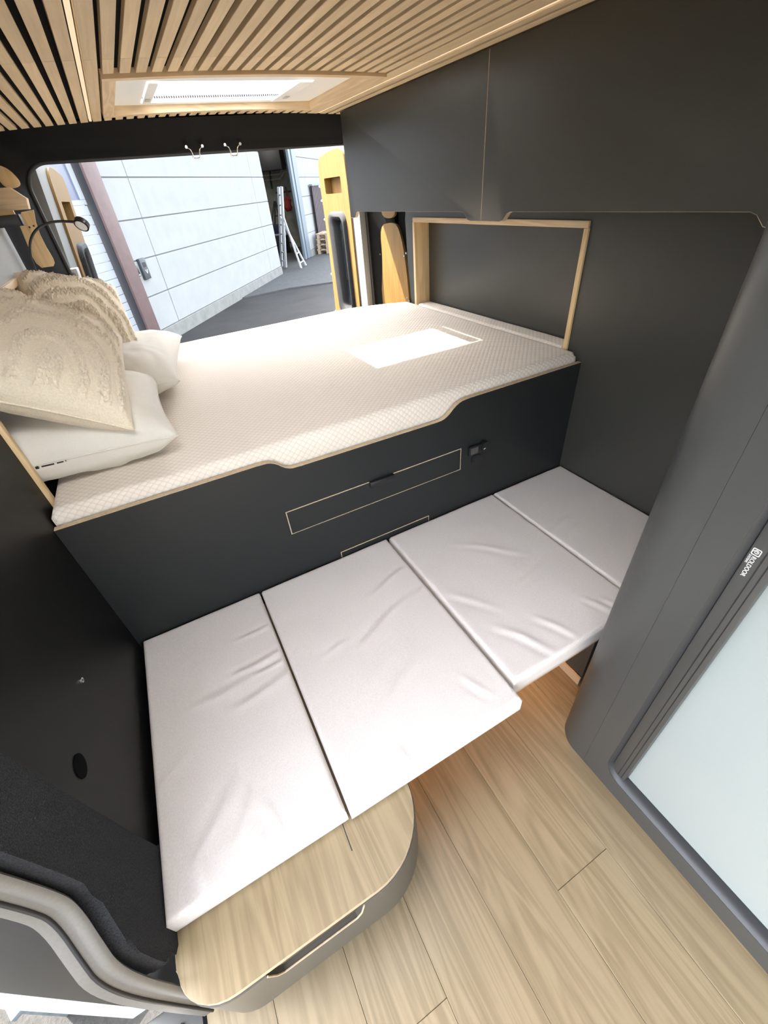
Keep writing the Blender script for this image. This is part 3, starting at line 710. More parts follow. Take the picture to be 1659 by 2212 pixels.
box('plinth', (0.02 - 0.27, 0.47 - 0.27, -0.74 + 0.45, -0.01 + 0.45, 0.001, 0.30), LAM, bench)
tag(box('led_strip', (0.5375 - 0.27, 0.541 - 0.27, -0.64 + 0.45, -0.05 + 0.45, 0.285, 0.292), LEDW, bench), 'warm LED strip under the bench side')
# split line with a small crack in the oak top
tube('wood_crack', [(0.367 - 0.27, -0.712 + 0.45, 0.3206), (0.366 - 0.27, -0.745 + 0.45, 0.3206), (0.3655 - 0.27, -0.775 + 0.45, 0.3206)], 0.0010, DARKTHING, bench, 5)

# right bench and bridge board
rb = thing('corner_bench', 'low dark bench box under the right corner cushion', 'bench', (1.5, -0.34, 0))
box('side_panel', (1.252 - 1.5, 1.268 - 1.5, -0.66 + 0.34, -0.004 + 0.34, 0.050, 0.304), LAM, rb)
box('front_panel', (1.269 - 1.5, 1.757 - 1.5, -0.66 + 0.34, -0.644 + 0.34, 0.050, 0.304), LAM, rb)
box('plinth', (1.258 - 1.5, 1.757 - 1.5, -0.63 + 0.34, -0.004 + 0.34, 0.001, 0.049), OAKY, rb)
box('base_board', (1.246 - 1.5, 1.2515 - 1.5, -0.66 + 0.34, -0.004 + 0.34, 0.002, 0.045), plain('oak_skirting', (0.5, 0.36, 0.22), 0.5), rb)
tag(box('led_strip', (1.2395 - 1.5, 1.2455 - 1.5, -0.60 + 0.34, -0.05 + 0.34, 0.285, 0.292), LEDW, rb), 'warm LED strip beside the right bench')
t = thing('bridge_board', 'ply board bridging the two benches under the linen cushions', 'board', (0.9, -0.34, 0.3))
box('board', (BX + 0.002 - 0.9, 1.756 - 0.9, -0.680 + 0.34, -0.005 + 0.34, 0.0055, 0.0200), PLY, t, 0.001)
box('support_rail', (BX + 0.01 - 0.9, 1.235 - 0.9, -0.04 + 0.34, -0.018 + 0.34, -0.03, 0.005), LAM, t)

# ---------------------------------------------------------------- pillows
def pillow(name, w, d, th, mat, mw, label, seed, group, pinch=0.10, wrinkle=0.006, tuft=False, n=70, droop=None):
    """square cushion: two domed skins sharing a seam, pinched sides, radial wrinkles at the corners"""
    bm = bmesh.new(); skins = []
    def prof(u, v):
        a = max(0, 1 - abs(u) ** 2.6); b = max(0, 1 - abs(v) ** 2.6)
        return (a * b) ** 0.42
    for side in (1, -1):
        G = []
        for j in range(n + 1):
            row = []
            for i in range(n + 1):
                u, v = -1 + 2 * i / n, -1 + 2 * j / n
                px = u * (1 - pinch * (1 - v * v) * abs(u) ** 3 ) ; py = v * (1 - pinch * (1 - u * u) * abs(v) ** 3)
                h = prof(u, v) * th / 2
                cr = abs(u * v) ** 1.5
                wr_ = math.sin(24 * math.atan2(abs(v) + 0.02, abs(u) + 0.02) + 3 * noise.noise(Vector((u * 3, v * 3, seed)))) * cr * 0.9
                wr_ += noise.noise(Vector((u * 2.2 + seed, v * 2.2, side))) + 0.45 * noise.noise(Vector((u * 7 + seed, v * 3, side * 2.0)))
                e = min(1, 5 * min(1 - abs(u), 1 - abs(v)) + 0.0)
                h += wr_ * wrinkle * e
                if tuft and side == 1:
                    # carved arches of loop pile
                    ax = (u * 1.05 + 0.05); ay = v + 0.55
                    rr = math.hypot(ax * 1.0, max(0, ay) * 0.8) if ay > 0 else abs(ax)
                    bandv = math.sin(rr * 21 + 2.2 * noise.noise(Vector((u * 3, v * 3, seed))))
                    patch = 0.5 + 0.9 * noise.noise(Vector((u * 2.3, v * 2.3, seed + 9)))
                    pile = max(0, min(1, bandv * 1.3 + patch)) if abs(u) < 0.88 and abs(v) < 0.90 else 0
                    k_ = noise.noise(Vector((u * 42, v * 42, seed))) * 0.6 + noise.noise(Vector((u * 80, v * 80, seed + 3))) * 0.5
                    h += (0.0052 * pile + 0.0100 * k_ * pile + 0.0016 * k_) * min(1, 8 * min(1 - abs(u), 1 - abs(v)))
                X, Y, Z = px * w / 2, py * d / 2, side * max(h, 0.0)
                if i in (0, n) or j in (0, n): Z = 0.0
                if droop: Z += droop(u, v)
                row.append((X, Y, Z))
            G.append(row)
        skins.append(G)
    V = {}
    def vert(s, j, i):
        key = (0 if (i in (0, n) or j in (0, n)) else s, j, i)
        if key not in V: V[key] = bm.verts.new(skins[s][j][i])
        return V[key]
    for s in (0, 1):
        for j in range(n):
            for i in range(n):
                q = (vert(s, j, i), vert(s, j, i + 1), vert(s, j + 1, i + 1), vert(s, j + 1, i))
                bm.faces.new(q if s == 0 else q[::-1])
    seam = [vert(0, 0, i).co.copy() for i in range(0, n, 3)] + [vert(0, j, n).co.copy() for j in range(0, n, 3)] + [vert(0, n, n - i).co.copy() for i in range(0, n, 3)] + [vert(0, n - j, 0).co.copy() for j in range(0, n, 3)]
    o = finish(bm, name, mat, None, smooth=True); o.matrix_world = mw; tag(o, label, 'cushion' if tuft else 'pillow', group)
    tube('piping', seam, 0.0022 if not tuft else 0.003, mat, o, 6, True)
    return o
def frame_m(center, e1, e2):
    e1 = Vector(e1).normalized(); e2 = Vector(e2); e2 = (e2 - e1 * e2.dot(e1)).normalized(); e3 = e1.cross(e2)
    return Matrix(((e1.x, e2.x, e3.x, center[0]), (e1.y, e2.y, e3.y, center[1]), (e1.z, e2.z, e3.z, center[2]), (0, 0, 0, 1)))
pillow('pillow', 0.50, 0.47, 0.19, PILL, frame_m((0.085, 0.335, 0.962), (1, 0.02, -0.05), (0, 1, 0.05)), 'white pillow nearest the camera under the front tufted cushion', 2.3, 'white pillows', 0.07, 0.008)
pillow('pillow', 0.56, 0.64, 0.18, PILL, frame_m((0.160, 0.86, 0.955), (0.99, -0.13, 0.0), (0.13, 1, 0.0)), 'white pillow farther back toward the rear window', 5.1, 'white pillows', 0.07, 0.008)
def tag_mark(par, pts):
    inv = par.matrix_world.inverted()
    for i, (a, b, rr) in enumerate(pts): tube('tag_print', [inv @ Vector(a), inv @ Vector(b)], rr, PRINT, par, 6)
P1 = bpy.data.objects['pillow']
TAGP = [((0.016, 0.0975, 0.9575), (0.022, 0.0972, 0.9575), 0.0034), ((0.028, 0.0970, 0.9572), (0.054, 0.0962, 0.9562), 0.0018), ((0.060, 0.0962, 0.9560), (0.074, 0.0960, 0.9556), 0.0016), ((0.0785, 0.0960, 0.9560), (0.0795, 0.0960, 0.9560), 0.0022)]
tag_mark(P1, TAGP)
pillow('tufted_cushion', 0.34, 0.46, 0.16, BOUC, frame_m((0.123, 0.305, 1.142), (0.832, 0.095, -0.546), (0.075, 0.957, 0.281)), 'cream tufted cushion nearest the camera lying on the front pillow', 1.2, 'cream tufted cushions', 0.04, 0.004, True, 150)
pillow('tufted_cushion', 0.34, 0.46, 0.16, BOUC, frame_m((0.149, 0.969, 1.114), (0.932, 0.21, -0.294), (-0.046, 0.877, 0.478)), 'cream tufted cushion standing behind the first near the reading lamp', 8.4, 'cream tufted cushions', 0.04, 0.004, True, 150)

# ================================================================ WASHROOM CABIN
cabn = thing('washroom_cabin', 'grey washroom cabin with rounded corner and white roll door', 'cabin', (1.3, -1.4, 0))
def cl(pts): return [(a - 1.3, b + 1.4) for a, b in pts]
CX = 1.072; CT = 1.700
cpath = [(1.757, -0.722)] + [(1.152 - 0.080 * math.sin(PI / 2 * i / 14), -0.802 + 0.080 * math.cos(PI / 2 * i / 14)) for i in range(15)] + [(CX, -0.838)]
shell('corner_wall', cl(cpath), 0.001, CT, 0.016, CABIN, cabn)
DY0, DY1, DZ0, DZ1 = -1.80, -0.893, 0.068, 1.64
hole = rrect(DY0, DY1, DZ0, DZ1, 0.055, 8)
plate_holes('side_wall', [(a + 1.4, b) for a, b in rect_n(-2.25, -0.8385, 0.001, CT)], [[(a + 1.4, b) for a, b in hole]], 'x', CX - 1.3, CX - 1.3 + 0.016, CABIN, cabn)
# dark bevelled lining of the opening
def loft(name, loops, mat, parent=None, closed=True, autos=50):
    bm = bmesh.new(); prev = None
    for lp in loops:
        cur = [bm.verts.new(p) for p in lp]
        if prev:
            n = len(cur)
            for i in range(n if closed else n - 1): bm.faces.new((prev[i], prev[(i + 1) % n], cur[(i + 1) % n], cur[i]))
        prev = cur
    return finish(bm, name, mat, parent, autos=autos)
def hl(ins, x, r): return [(x - 1.3, a + 1.4, b) for a, b in rrect(DY0 + ins, DY1 - ins, DZ0 + ins, DZ1 - ins, r, 8)]
loft('opening_lining', [hl(-0.001, CX + 0.0005, 0.055), hl(0.004, CX + 0.004, 0.053), hl(0.012, CX + 0.018, 0.048), hl(0.013, CX + 0.034, 0.045)], plain('dark_lining', (0.030, 0.031, 0.033), 0.4, 0, 0.4), cabn)
prof = box('guide_profile', (1.083 - 1.3, 1.104 - 1.3, -0.9435 + 1.4, -0.903 + 1.4, 0.085, DZ1 - 0.015), CABIN, cabn, 0.002)
for yy in (-0.9245, -0.9345):
    box('groove', (1.0825 - 1.3, 1.0832 - 1.3, yy - 0.0009 + 1.4, yy + 0.0009 + 1.4, 0.09, DZ1 - 0.02), BLACKP, prof)
box('roll_door', (1.1045 - 1.3, 1.112 - 1.3, DY0 + 0.005 + 1.4, -0.9300 + 1.4, DZ0 + 0.010, DZ1 - 0.01), ROLL, cabn)
# printed logo on the guide profile
def text(name, s, size, origin, ex, ey, mat, parent, ext=0.0001):
    c = bpy.data.curves.new(name, 'FONT'); c.body = s; c.size = size; c.extrude = ext
    tmp = bpy.data.objects.new('tmp', c); COL.objects.link(tmp); bpy.context.view_layer.update()
    me = bpy.data.meshes.new_from_object(tmp.evaluated_get(bpy.context.evaluated_depsgraph_get())); bpy.data.objects.remove(tmp); bpy.data.curves.remove(c)
    me.materials.clear(); me.materials.append(mat); me.name = name
    o = bpy.data.objects.new(name, me); COL.objects.link(o); o.parent = parent
    ex = Vector(ex).normalized(); ey = Vector(ey).normalized(); ez = ex.cross(ey)
    o.matrix_local = Matrix(((ex.x, ey.x, ez.x, origin[0]), (ex.y, ey.y, ez.y, origin[1]), (ex.z, ey.z, ez.z, origin[2]), (0, 0, 0, 1)))
    return o
LX = 1.0828 - 1.3
icon = ring('logo_icon', [(a, b) for a, b in rrect(-0.9185 + 1.4, -0.9065 + 1.4, 0.9265, 0.9395, 0.002, 3)], rrect(-0.9172 + 1.4, -0.9078 + 1.4, 0.9279, 0.9381, 0.0012, 3), 'x', LX - 0.0001, LX + 0.0001, LOGO, prof)
tube('logo_spiral', [(LX, -0.9125 + 1.4 + (0.0040 - 0.00016 * i) * math.cos(i * 0.55), 0.933 + (0.0042 - 0.00017 * i) * math.sin(i * 0.55)) for i in range(20)], 0.00045, LOGO, prof, 5)
text('logo_name', 'ROLDOOR', 0.0088, (LX, -0.9105 + 1.4, 0.9245), (0, 0, -1), (0, -1, 0), LOGO, prof)
text('logo_line', 'SYSTEMS', 0.0045, (LX, -0.9060 + 1.4, 0.9250), (0, 0, -1), (0, -1, 0), LOGO, prof)

# ================================================================ SIDE DOOR PILLAR (left foreground)
t = thing('pillar_cover', 'charcoal felt cover on the side door pillar at lower left', 'pillar cover', (0.0, -0.66, 0.25))
fo = soft([(-0.545, 0.25), (-0.556, 0.330), (-0.578, 0.352), (-0.588, 0.40), (-0.596, 0.60), (-0.603, 0.80), (-0.606, 1.65)], 1) + soft([(-0.718, 1.65), (-0.716, 0.90), (-0.708, 0.68), (-0.714, 0.63), (-0.752, 0.555), (-0.768, 0.52), (-0.775, 0.40), (-0.768, 0.355), (-0.745, 0.335), (-0.70, 0.25)], 1)
bm = bmesh.new()
prism('felt', [(a + 0.66, b - 0.25) for a, b in fo], 'x', -0.022, 0.014, FELT, t, 0.008)
t = thing('door_flange', 'curved grey body flange edging the side door opening', 'flange', (-0.02, -0.75, 0.0))
fp = soft([(-0.724, 1.65), (-0.724, 0.90), (-0.716, 0.70), (-0.722, 0.645), (-0.758, 0.570), (-0.778, 0.525), (-0.788, 0.42), (-0.790, 0.20), (-0.790, 0.02)], 2)
def off(pts, d):
    out = []
    for i, (a, b) in enumerate(pts):
        p, q = pts[max(0, i - 1)], pts[min(len(pts) - 1, i + 1)]; v = Vector((q[0] - p[0], q[1] - p[1])).normalized()
        out.append((a + v.y * d, b - v.x * d))
    return out
loops = []
for d, x in ((0.010, -0.02), (0.002, -0.002), (-0.000, 0.004), (0.008, 0.006)): pass
prof_pts = [(-0.008, -0.030), (-0.006, -0.010), (-0.003, -0.004), (0.001, -0.002), (0.005, -0.005), (0.007, -0.011), (0.006, -0.017), (0.004, -0.022), (0.007, -0.027), (0.010, -0.033), (0.009, -0.048)]
loft('flange', [[(x + 0.02, a + 0.75, b) for a, b in off(fp, d)] for d, x in prof_pts], SEAL, t, closed=False, autos=60)
tube('rubber_seal', [(-0.030 + 0.02, a + 0.75, b) for a, b in off(fp, 0.009)], 0.003, RUBBER, t, 8)
t = thing('door_sill', 'light grey sill plate of the side door below the pillar', 'sill', (-0.1, -1.4, -0.05))
box('sill', (-0.10, 0.095, -0.9, 0.66, 0.0, 0.045), plain('sill_grey', (0.085, 0.085, 0.08), 0.5), t, 0.008)
box('runner', (-0.02, 0.0, -0.88, 0.62, 0.0455, 0.052), STEEL, t, 0.001)
t = thing('timber_block', 'weathered grey timber block on the ground outside the side door', 'block', (-0.60, -0.33, -0.6), math.radians(28))
box('block', (-0.10, 0.09, -0.10, 0.12, 0.0, 0.25), WEATHERED, t, 0.004)
box('top_board', (-0.11, 0.10, -0.11, 0.13, 0.251, 0.275), WEATHERED, t, 0.003)
tag(prism('outer_side', rect_n(-0.70, 1.70, -0.45, 0.0), 'x', -0.20, -0.169, BODYWHITE), 'white painted van body side below the left wall', 'body panel')

# ================================================================ REAR DOORS
def rear_door(label, loc_, rz, mirror, shear, pane_far):
    d = thing('rear_door', label, 'door', loc_, rz, 'open rear doors')
    s = -1 if mirror else 1                      # inner face looks to -x (right door) or +x (left door)
    def X(a, b): lo, hi = sorted((s * a, s * b)); return lo, hi
    outm = [(0.02, -0.75), (0.735, -0.75), (0.742, -0.25), (0.708, 0.20), (0.697, 0.48), (0.703, 0.70), (0.680, 0.815), (0.64, 0.848), (0.02, 0.852)]
    win = rrect(0.345, 0.555, -0.10, 0.49, 0.05, 4)
    outm = [(a, b) for a, b in outm]
    parts = []
    lo, hi = X(0.012, 0.05)
    parts.append(plate_holes('door_shell', outm, [win, rrect(0.316, 0.609, 0.606, 0.709, 0.010, 3)], 'x', lo, hi, DOORPAINT, d))
    wpts = blob([(0.235, -0.70), (0.715, -0.70), (0.725, -0.25), (0.690, 0.20), (0.680, 0.48), (0.688, 0.70), (0.665, 0.795), (0.62, 0.815), (0.40, 0.835), (0.27, 0.830), (0.225, 0.77), (0.228, 0.30)], 1)
    pocket = rrect(0.325, 0.600, 0.615, 0.700, 0.010, 3)
    wwin = rrect(0.300, 0.598, -0.14, 0.520, 0.06, 4)
    lo, hi = X(0.0, 0.011)
    wp = plate_holes('oak_panel', wpts, [wwin, pocket], 'x', lo, hi, DOOROAK, d); parts.append(wp)
    pb = rrect(0.320, 0.605, 0.610, 0.705, 0.010, 3)
    lo, hi = X(0.05, 0.054); parts.append(prism('pocket_back', pb, 'x', lo, hi, DOOROAK, wp, 0))
    lo, hi = X(0.0115, 0.0495); parts.append(ring('pocket_wall', pb, pocket, 'x', lo, hi, DOOROAK, wp))
    lp = []
    for (ins, xx, r) in ((0.0, 0.0, 0.06), (0.012, -0.020, 0.058), (0.035, -0.026, 0.05), (0.058, -0.012, 0.045), (0.066, 0.012, 0.04), (0.070, 0.030, 0.035)):
        lp.append([(s * xx, a, b) for a, b in rrect(0.300 + ins * (0.55 if True else 1), 0.598 - ins * 1.6, -0.14 + ins, 0.520 - ins * 0.8, r, 6)])
    fr_ = loft('window_frame', lp, GRAINED, d); parts.append(fr_)
    lo, hi = X(0.030, 0.034); parts.append(prism('window_pane', rrect(0.33, 0.50, -0.08, 0.475, 0.035, 4), 'x', lo, hi, GLASS, d, 0))
    lo, hi = X(-0.004, 0.012)
    for (cy, cz) in ((0.692, 0.66), (0.690, 0.58), (0.684, 0.47), (0.70, 0.12), (0.715, -0.15)):
        parts.append(cyl('clip', (s * 0.004, cy + 0.004, cz), (s * 0.004, cy + 0.012, cz), 0.007, WHITEPL, d, 8))
    h1 = box('hinge_plate', (min(s * -0.02, s * 0.05), max(s * -0.02, s * 0.05), -0.035, 0.03, 0.352, 0.440), GREYMETAL, d, 0.004); parts.append(h1)
    for zz in (0.378, 0.414):
        parts.append(cyl('hinge_bolt', (s * -0.001, -0.0352, zz), (s * -0.001, -0.041, zz), 0.009, STEEL, h1, 12))
    if shear:
        for o in parts:
            if o.data.get('sheared'): continue
            for v in o.data.vertices: v.co.x += shear * v.co.z
    return d
rear_door('open right rear door with oak panel, storage pocket and black window frame', (1.742, 1.705, 0.785), 0.0, False, 0.0, 0)
rear_door('open left rear door seen edge on beside the black pillar', (0.086, 1.705, 0.785), math.radians(-4.5), True, 0.115, 0)
t = thing('pillar_strip', 'pale grey metal strip with dark gap inside the right rear door jamb', 'door jamb', (1.71, 1.66, 0.8))
box('strip', (-0.035, 0.010, -0.002, 0.016, -0.5, 0.55), DOORPAINT, t, 0.003)
box('gap', (0.012, 0.022, -0.004, 0.012, -0.5, 0.55), BLACKP, t)

# ================================================================ OUTSIDE
TH = math.atan2(0.818, 0.575); AW = (0.877, 8.624)
def wall_pt(s_, off_, z): return (AW[0] + s_ * 0.575 + off_ * 0.818, AW[1] + s_ * 0.818 - off_ * 0.575, z)   # off_ > 0 toward the van
g = box('ground', (-40, 40, -30, 40, -0.75, -0.60), ASPH); tag(g, kind='structure')
t = thing('concrete_apron', 'slightly raised grey concrete apron before the garage opening', 'apron', (AW[0], AW[1], -0.6), TH)
prism('apron_slab', [(3.1, -0.2), (3.9, -1.0), (4.6, -2.7), (6.0, -6.0), (30, -6), (30, -0.03), (3.0, -0.03)], 'z', 0.001, 0.035, plain('apron_concrete', (0.065, 0.065, 0.063), 0.9, 0, 0.2, 12, 0.3, 0.15), t)
gw = bpy.data.objects.new('garage_wall', None); COL.objects.link(gw); gw.location = (AW[0], AW[1], 0); gw.rotation_euler = (0, 0, TH); tag(gw, kind='structure')
zs = [-0.365, 0.185, 0.735, 1.285, 1.835, 2.385, 2.935, 3.3]
for (s0, s1) in ((-0.85, -0.04), (-0.04, 5.50), (5.50, 6.42), (10.05, 10.83), (10.83, 17.0)):
    for z0, z1 in zip(zs[:-1], zs[1:]):
        box('concrete_panel', (s0 + 0.008, s1 - 0.008, 0.0, 0.14, z0 + 0.008, z1 - 0.008), CONC, gw, 0.006, 1)
box('joint_filler', (-0.85, 6.41, 0.012, 0.13, -0.6, 3.3), plain('joint_grey', (0.12, 0.125, 0.125), 0.9), gw)
box('joint_filler', (10.06, 17, 0.012, 0.13, -0.6, 3.3), MATS['joint_grey'], gw)
box('plinth', (-0.85, 6.42, -0.015, 0.14, -0.6, -0.368), PLINTH, gw, 0.006, 1)
box('plinth', (10.05, 17, -0.015, 0.14, -0.6, -0.368), PLINTH, gw, 0.006, 1)
box('lintel', (6.42, 10.05, 0.0, 0.14, 2.95, 3.3), CONC, gw)
box('wall_above_shutter', (-9, -0.85, 0.0, 0.14, 2.6, 3.3), CONC, gw)
# interior of the garage
gi = bpy.data.objects.new('garage_room', None); COL.objects.link(gi); gi.location = (AW[0], AW[1], 0); gi.rotation_euler = (0, 0, TH); tag(gi, kind='structure')
box('back_wall', (3, 14, 4.2, 4.3, -0.6, 3.3), INTER, gi); box('side_wall', (14, 14.1, 0.15, 4.3, -0.6, 3.3), INTER, gi)
box('side_wall', (3, 3.1, 0.15, 4.3, -0.6, 3.3), INTER, gi); box('ceiling', (3, 14, 0.0, 4.3, 3.3, 3.4), INTER, gi)
box('floor_slab', (3.1, 14, 0.15, 4.2, -0.6, -0.566), MATS['apron_concrete'], gi); box('threshold', (6.43, 10.04, -0.029, 0.149, -0.6, -0.566), MATS['apron_concrete'], gi)
t = thing('added_garage_lamp', 'added tube lamp brightening the garage interior', 'lamp', wall_pt(11.5, -2.0, 3.18), TH)  # made-up lamp, added to lift the black garage room
box('housing', (-0.9, 0.9, -0.06, 0.06, 0.03, 0.09), WHITEPL, t); box('tube', (-0.85, 0.85, -0.025, 0.025, 0.0, 0.029), emit('garage_fill_light', (1.0, 0.95, 0.85), 22.0), t)
# steel column at the garage opening
t = thing('steel_column', 'blue grey steel door column at the garage opening', 'column', wall_pt(9.55, 0, -0.6), TH)
box('flange', (-0.36, -0.14, -0.02, 0.06, 0.05, 3.6), STEELCOL, t); box('flange', (-0.05, 0.42, -0.03, 0.06, 0.05, 3.6), STEELCOL, t)
box('web', (-0.16, 0.10, 0.061, 0.16, 0.04, 3.6), plain('column_dark', (0.045, 0.06, 0.07), 0.5), t)
# roller shutter, its window and the brown post
t = thing('brown_post', 'tall brown steel post beside the white sectional garage door', 'post', wall_pt(-1.01, 0, -0.6), TH)
box('post', (-0.165, 0.155, -0.10, 0.12, 0.002, 3.18), BROWN, t, 0.006); box('dark_edge', (-0.180, -0.166, -0.06, 0.10, 0.002, 3.18), DARKTHING, t)
t = thing('garage_door', 'white ribbed sectional garage door with a tinted window band', 'garage door', wall_pt(-2.62, -0.03, -0.6), TH)
for i in range(18):
    z0 = 0.02 + i * 0.1165
    box('slat', (-2.4, 1.38, 0.0, 0.05, z0 + 0.003, z0 + 0.1135), SHUT, t, 0.004, 1)
wf = box('window_rail', (-2.4, 1.40, 0.0, 0.05, 2.125, 2.185), SHUT, t, 0.004, 1)
box('window_rail', (-2.4, 1.40, 0.0, 0.05, 2.93, 3.2), SHUT, t, 0.004, 1); box('window_stile', (1.30, 1.40, 0.0, 0.05, 2.186, 2.929), SHUT, t, 0.004, 1)
box('window_pane', (-2.4, 1.299, 0.015, 0.03, 2.186, 2.929), SHWIN, t)
# wall boxes
t = thing('key_switch', 'small dark key switch on the concrete wall next to the brown post', 'switch', wall_pt(-0.79, 0, 0.55), TH)
box('case', (-0.055, 0.055, -0.05, -0.001, -0.03, 0.13), BLACKP, t, 0.01); box('badge', (0.01, 0.035, -0.0515, -0.0505, -0.015, 0.005), LOGO, t)
t = thing('keypad_box', 'larger dark grey keypad box mounted on the concrete wall', 'keypad', wall_pt(-0.56, 0, 0.46), TH)
kb_ = box('case', (-0.085, 0.085, -0.055, -0.001, -0.01, 0.30), plain('keypad_grey', (0.05, 0.055, 0.06), 0.5), t, 0.012)
box('slot', (-0.04, 0.05, -0.058, -0.0555, 0.17, 0.24), DARKTHING, t)
tube('tick_mark', [(-0.02, -0.058, 0.13), (0.005, -0.058, 0.075), (0.035, -0.058, 0.135)], 0.006, LOGO, t, 6)
# ladder
F1a, F1b = Vector((4.99, 15.30, -0.535)), Vector((5.00, 14.88, -0.535)); F2a, F2b = Vector((5.295, 14.135, -0.54)), Vector((5.618, 14.577, -0.54))
base = (F1a + F2b) / 2
t = thing('ladder', 'aluminium combination ladder standing open before the garage', 'ladder', (5.2, 14.6, -0.565))
def Q(p): return Vector(p) - Vector((5.2, 14.6, -0.565))
T1a, T1b = Vector((5.30, 14.98, 1.60)), Vector((5.28, 14.62, 1.60))
def rail(name, a, b, w_=0.045):
    a, b = Q(a), Q(b); return tube(name, [a, b], w_, ALU, t, 4)
rail('rail', F1a, T1a, 0.05); rail('rail', F1b, T1b, 0.05)
h = 0.66
Ha, Hb = F1b.lerp(T1b, h), F1a.lerp(T1a, h)
rail('rail', F2a, Ha, 0.032); rail('rail', F2b, Hb, 0.032)
for i in range(8):
    f = 0.08 + i * 0.118; a, b = F1a.lerp(T1a, f), F1b.lerp(T1b, f); tube('rung', [Q(a), Q(b)], 0.022, ALU, t, 6)
for i in range(5):
    f = 0.10 + i * 0.18; a, b = F2a.lerp(Ha, f), F2b.lerp(Hb, f); tube('rung', [Q(a), Q(b)], 0.018, ALU, t, 6)
# corrugated sheet and pallets
t = thing('corrugated_sheet', 'brown corrugated sheet leaning on the wall above the pallets', 'sheet', wall_pt(12.2, 0.10, -0.6), TH)
bm = bmesh.new(); prev = None
for i in range(57):
    xx = -1.05 + i * 0.04; yy = 0.035 * (1 if (i // 3) % 2 else -1)
    cur = [bm.verts.new((xx, yy, z)) for z in (0.5, 2.17)] + [bm.verts.new((xx, yy + 0.012, z)) for z in (2.17, 0.5)]
    if prev:
        for k in range(4): bm.faces.new((prev[k], prev[(k + 1) % 4], cur[(k + 1) % 4], cur[k]))
    prev = cur
finish(bm, 'sheet', SHEET, t); box('top_trim', (-1.1, 1.25, -0.06, 0.06, 2.171, 2.22), STEELCOL, t)
labs = ['bottom wooden pallet of the stack by the garage wall', 'second wooden pallet from the ground in the stack', 'third wooden pallet from the ground in the stack', 'topmost wooden pallet of the stack by the garage wall']
pb0 = None
for i in range(4):
    if pb0 is None:
        pb0 = thing('pallet', labs[0], 'pallet', (7.74, 17.45, -0.563), TH, 'stacked wooden pallets')
        for yy in (-0.36, -0.18, 0, 0.18, 0.36): box('deck_board', (-0.6, 0.6, yy - 0.06, yy + 0.06, 0.145, 0.167), PALLET, pb0)
        for xx in (-0.53, 0, 0.53):
            box('stringer_board', (xx - 0.07, xx + 0.07, -0.4, 0.4, 0.122, 0.144), PALLET, pb0)
            for yy in (-0.34, 0, 0.34): box('block', (xx - 0.07, xx + 0.07, yy - 0.05, yy + 0.05, 0.023, 0.121), PALLET, pb0)
        for yy in (-0.34, 0, 0.34): box('skid_board', (-0.6, 0.6, yy - 0.05, yy + 0.05, 0.001, 0.022), PALLET, pb0)
    else:
        c_ = copy_tree(pb0); c_.location = (7.74 + 0.01 * i, 17.45 - 0.012 * i, -0.563 + 0.169 * i); c_['label'] = labs[i]
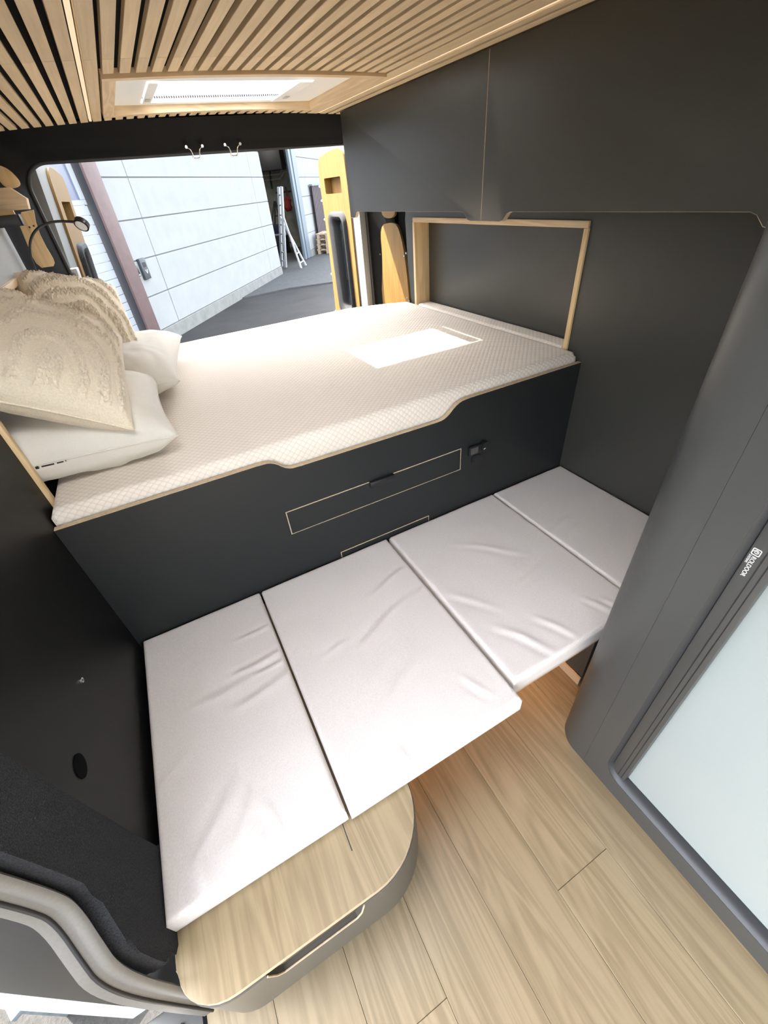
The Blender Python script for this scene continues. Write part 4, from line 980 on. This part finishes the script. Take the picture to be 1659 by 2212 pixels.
# things in the garage
def gt(name, lab, cat, s_, dep, z): return thing(name, lab, cat, wall_pt(s_, -dep, z), TH + PI / 2)
t = gt('red_bag', 'red bag hanging inside the garage above the ladder', 'bag', 13.5, 1.64, 0.86)
tube('bag', [(0.0, 0, -0.05), (0.02, 0, 0.08), (0.0, 0, 0.22), (-0.03, 0, 0.38), (-0.05, 0, 0.46)], [0.10, 0.18, 0.13, 0.17, 0.05], RED, t, 12); tube('strap', [(-0.05, 0, 0.45), (-0.06, 0.0, 0.62)], 0.02, RED, t, 6)
t = gt('wall_rack', 'dark tool rail on the garage back wall over the red bag', 'rack', 13.8, 1.72, 1.45)
box('rail', (-0.45, 0.45, 0, 0.04, 0.0, 0.06), DARKTHING, t); box('bracket', (-0.05, 0.0, 0, 0.03, -0.15, 0.2), DARKTHING, t); box('bracket', (0.3, 0.34, 0, 0.03, -0.15, 0.12), DARKTHING, t)
t = gt('ceiling_heater', 'black square heater hung under the garage ceiling', 'heater', 13.1, 2.15, 2.20)
box('case', (-0.75, 0.55, -0.3, 0.3, 0.0, 0.72), DARKTHING, t, 0.02); box('louvre', (-0.7, 0.5, -0.32, -0.301, 0.05, 0.1), BLACKP, t)
t = gt('pipework', 'grey pipes running along the garage wall below the heater', 'pipes', 13.78, 1.85, 1.98)
for dz in (0.0, 0.16):
    tube('pipe', [(-1.1, 0, 0.16 + dz), (-0.2, 0, 0.16 + dz), (0.0, 0, -0.05 + dz), (0.9, 0, -0.05 + dz)], 0.035, GREYMETAL, t, 8)
tube('drop_pipe', [(0.35, 0, 0.9), (0.4, 0, 0.3), (0.45, 0, -0.1), (0.45, 0, -0.35)], 0.04, DARKTHING, t, 8)
t = gt('stepladder', 'dark stepladder folded out in the back of the garage', 'ladder', 13.0, 2.0, -0.540)
for (a, b) in (((-0.45, 0, 0), (0, 0, 1.75)), ((0.45, 0, 0), (0.03, 0, 1.75)), ((-0.3, 0.4, 0), (0, 0.1, 1.75)), ((0.6, 0.4, 0), (0.03, 0.1, 1.75))): tube('leg', [a, b], 0.025, DARKTHING, t, 6)
for i in range(5): tube('tread', [(-0.4 + 0.09 * i, 0, 0.25 + 0.33 * i), (0.40 - 0.08 * i, 0, 0.25 + 0.33 * i)], 0.02, DARKTHING, t, 6)
t = gt('machine', 'dark blue machine on a stand behind the ladder', 'machine', 12.3, 1.85, -0.565)
box('stand', (-0.35, 0.35, 0, 0.5, 0.0, 0.62), DARKTHING, t, 0.02); box('tray', (-0.45, 0.4, -0.1, 0.5, 0.63, 0.70), GREYMETAL, t, 0.01)
box('housing', (-0.25, 0.2, 0.05, 0.4, 0.701, 1.02), plain('machine_blue', (0.02, 0.025, 0.05), 0.5), t, 0.05)
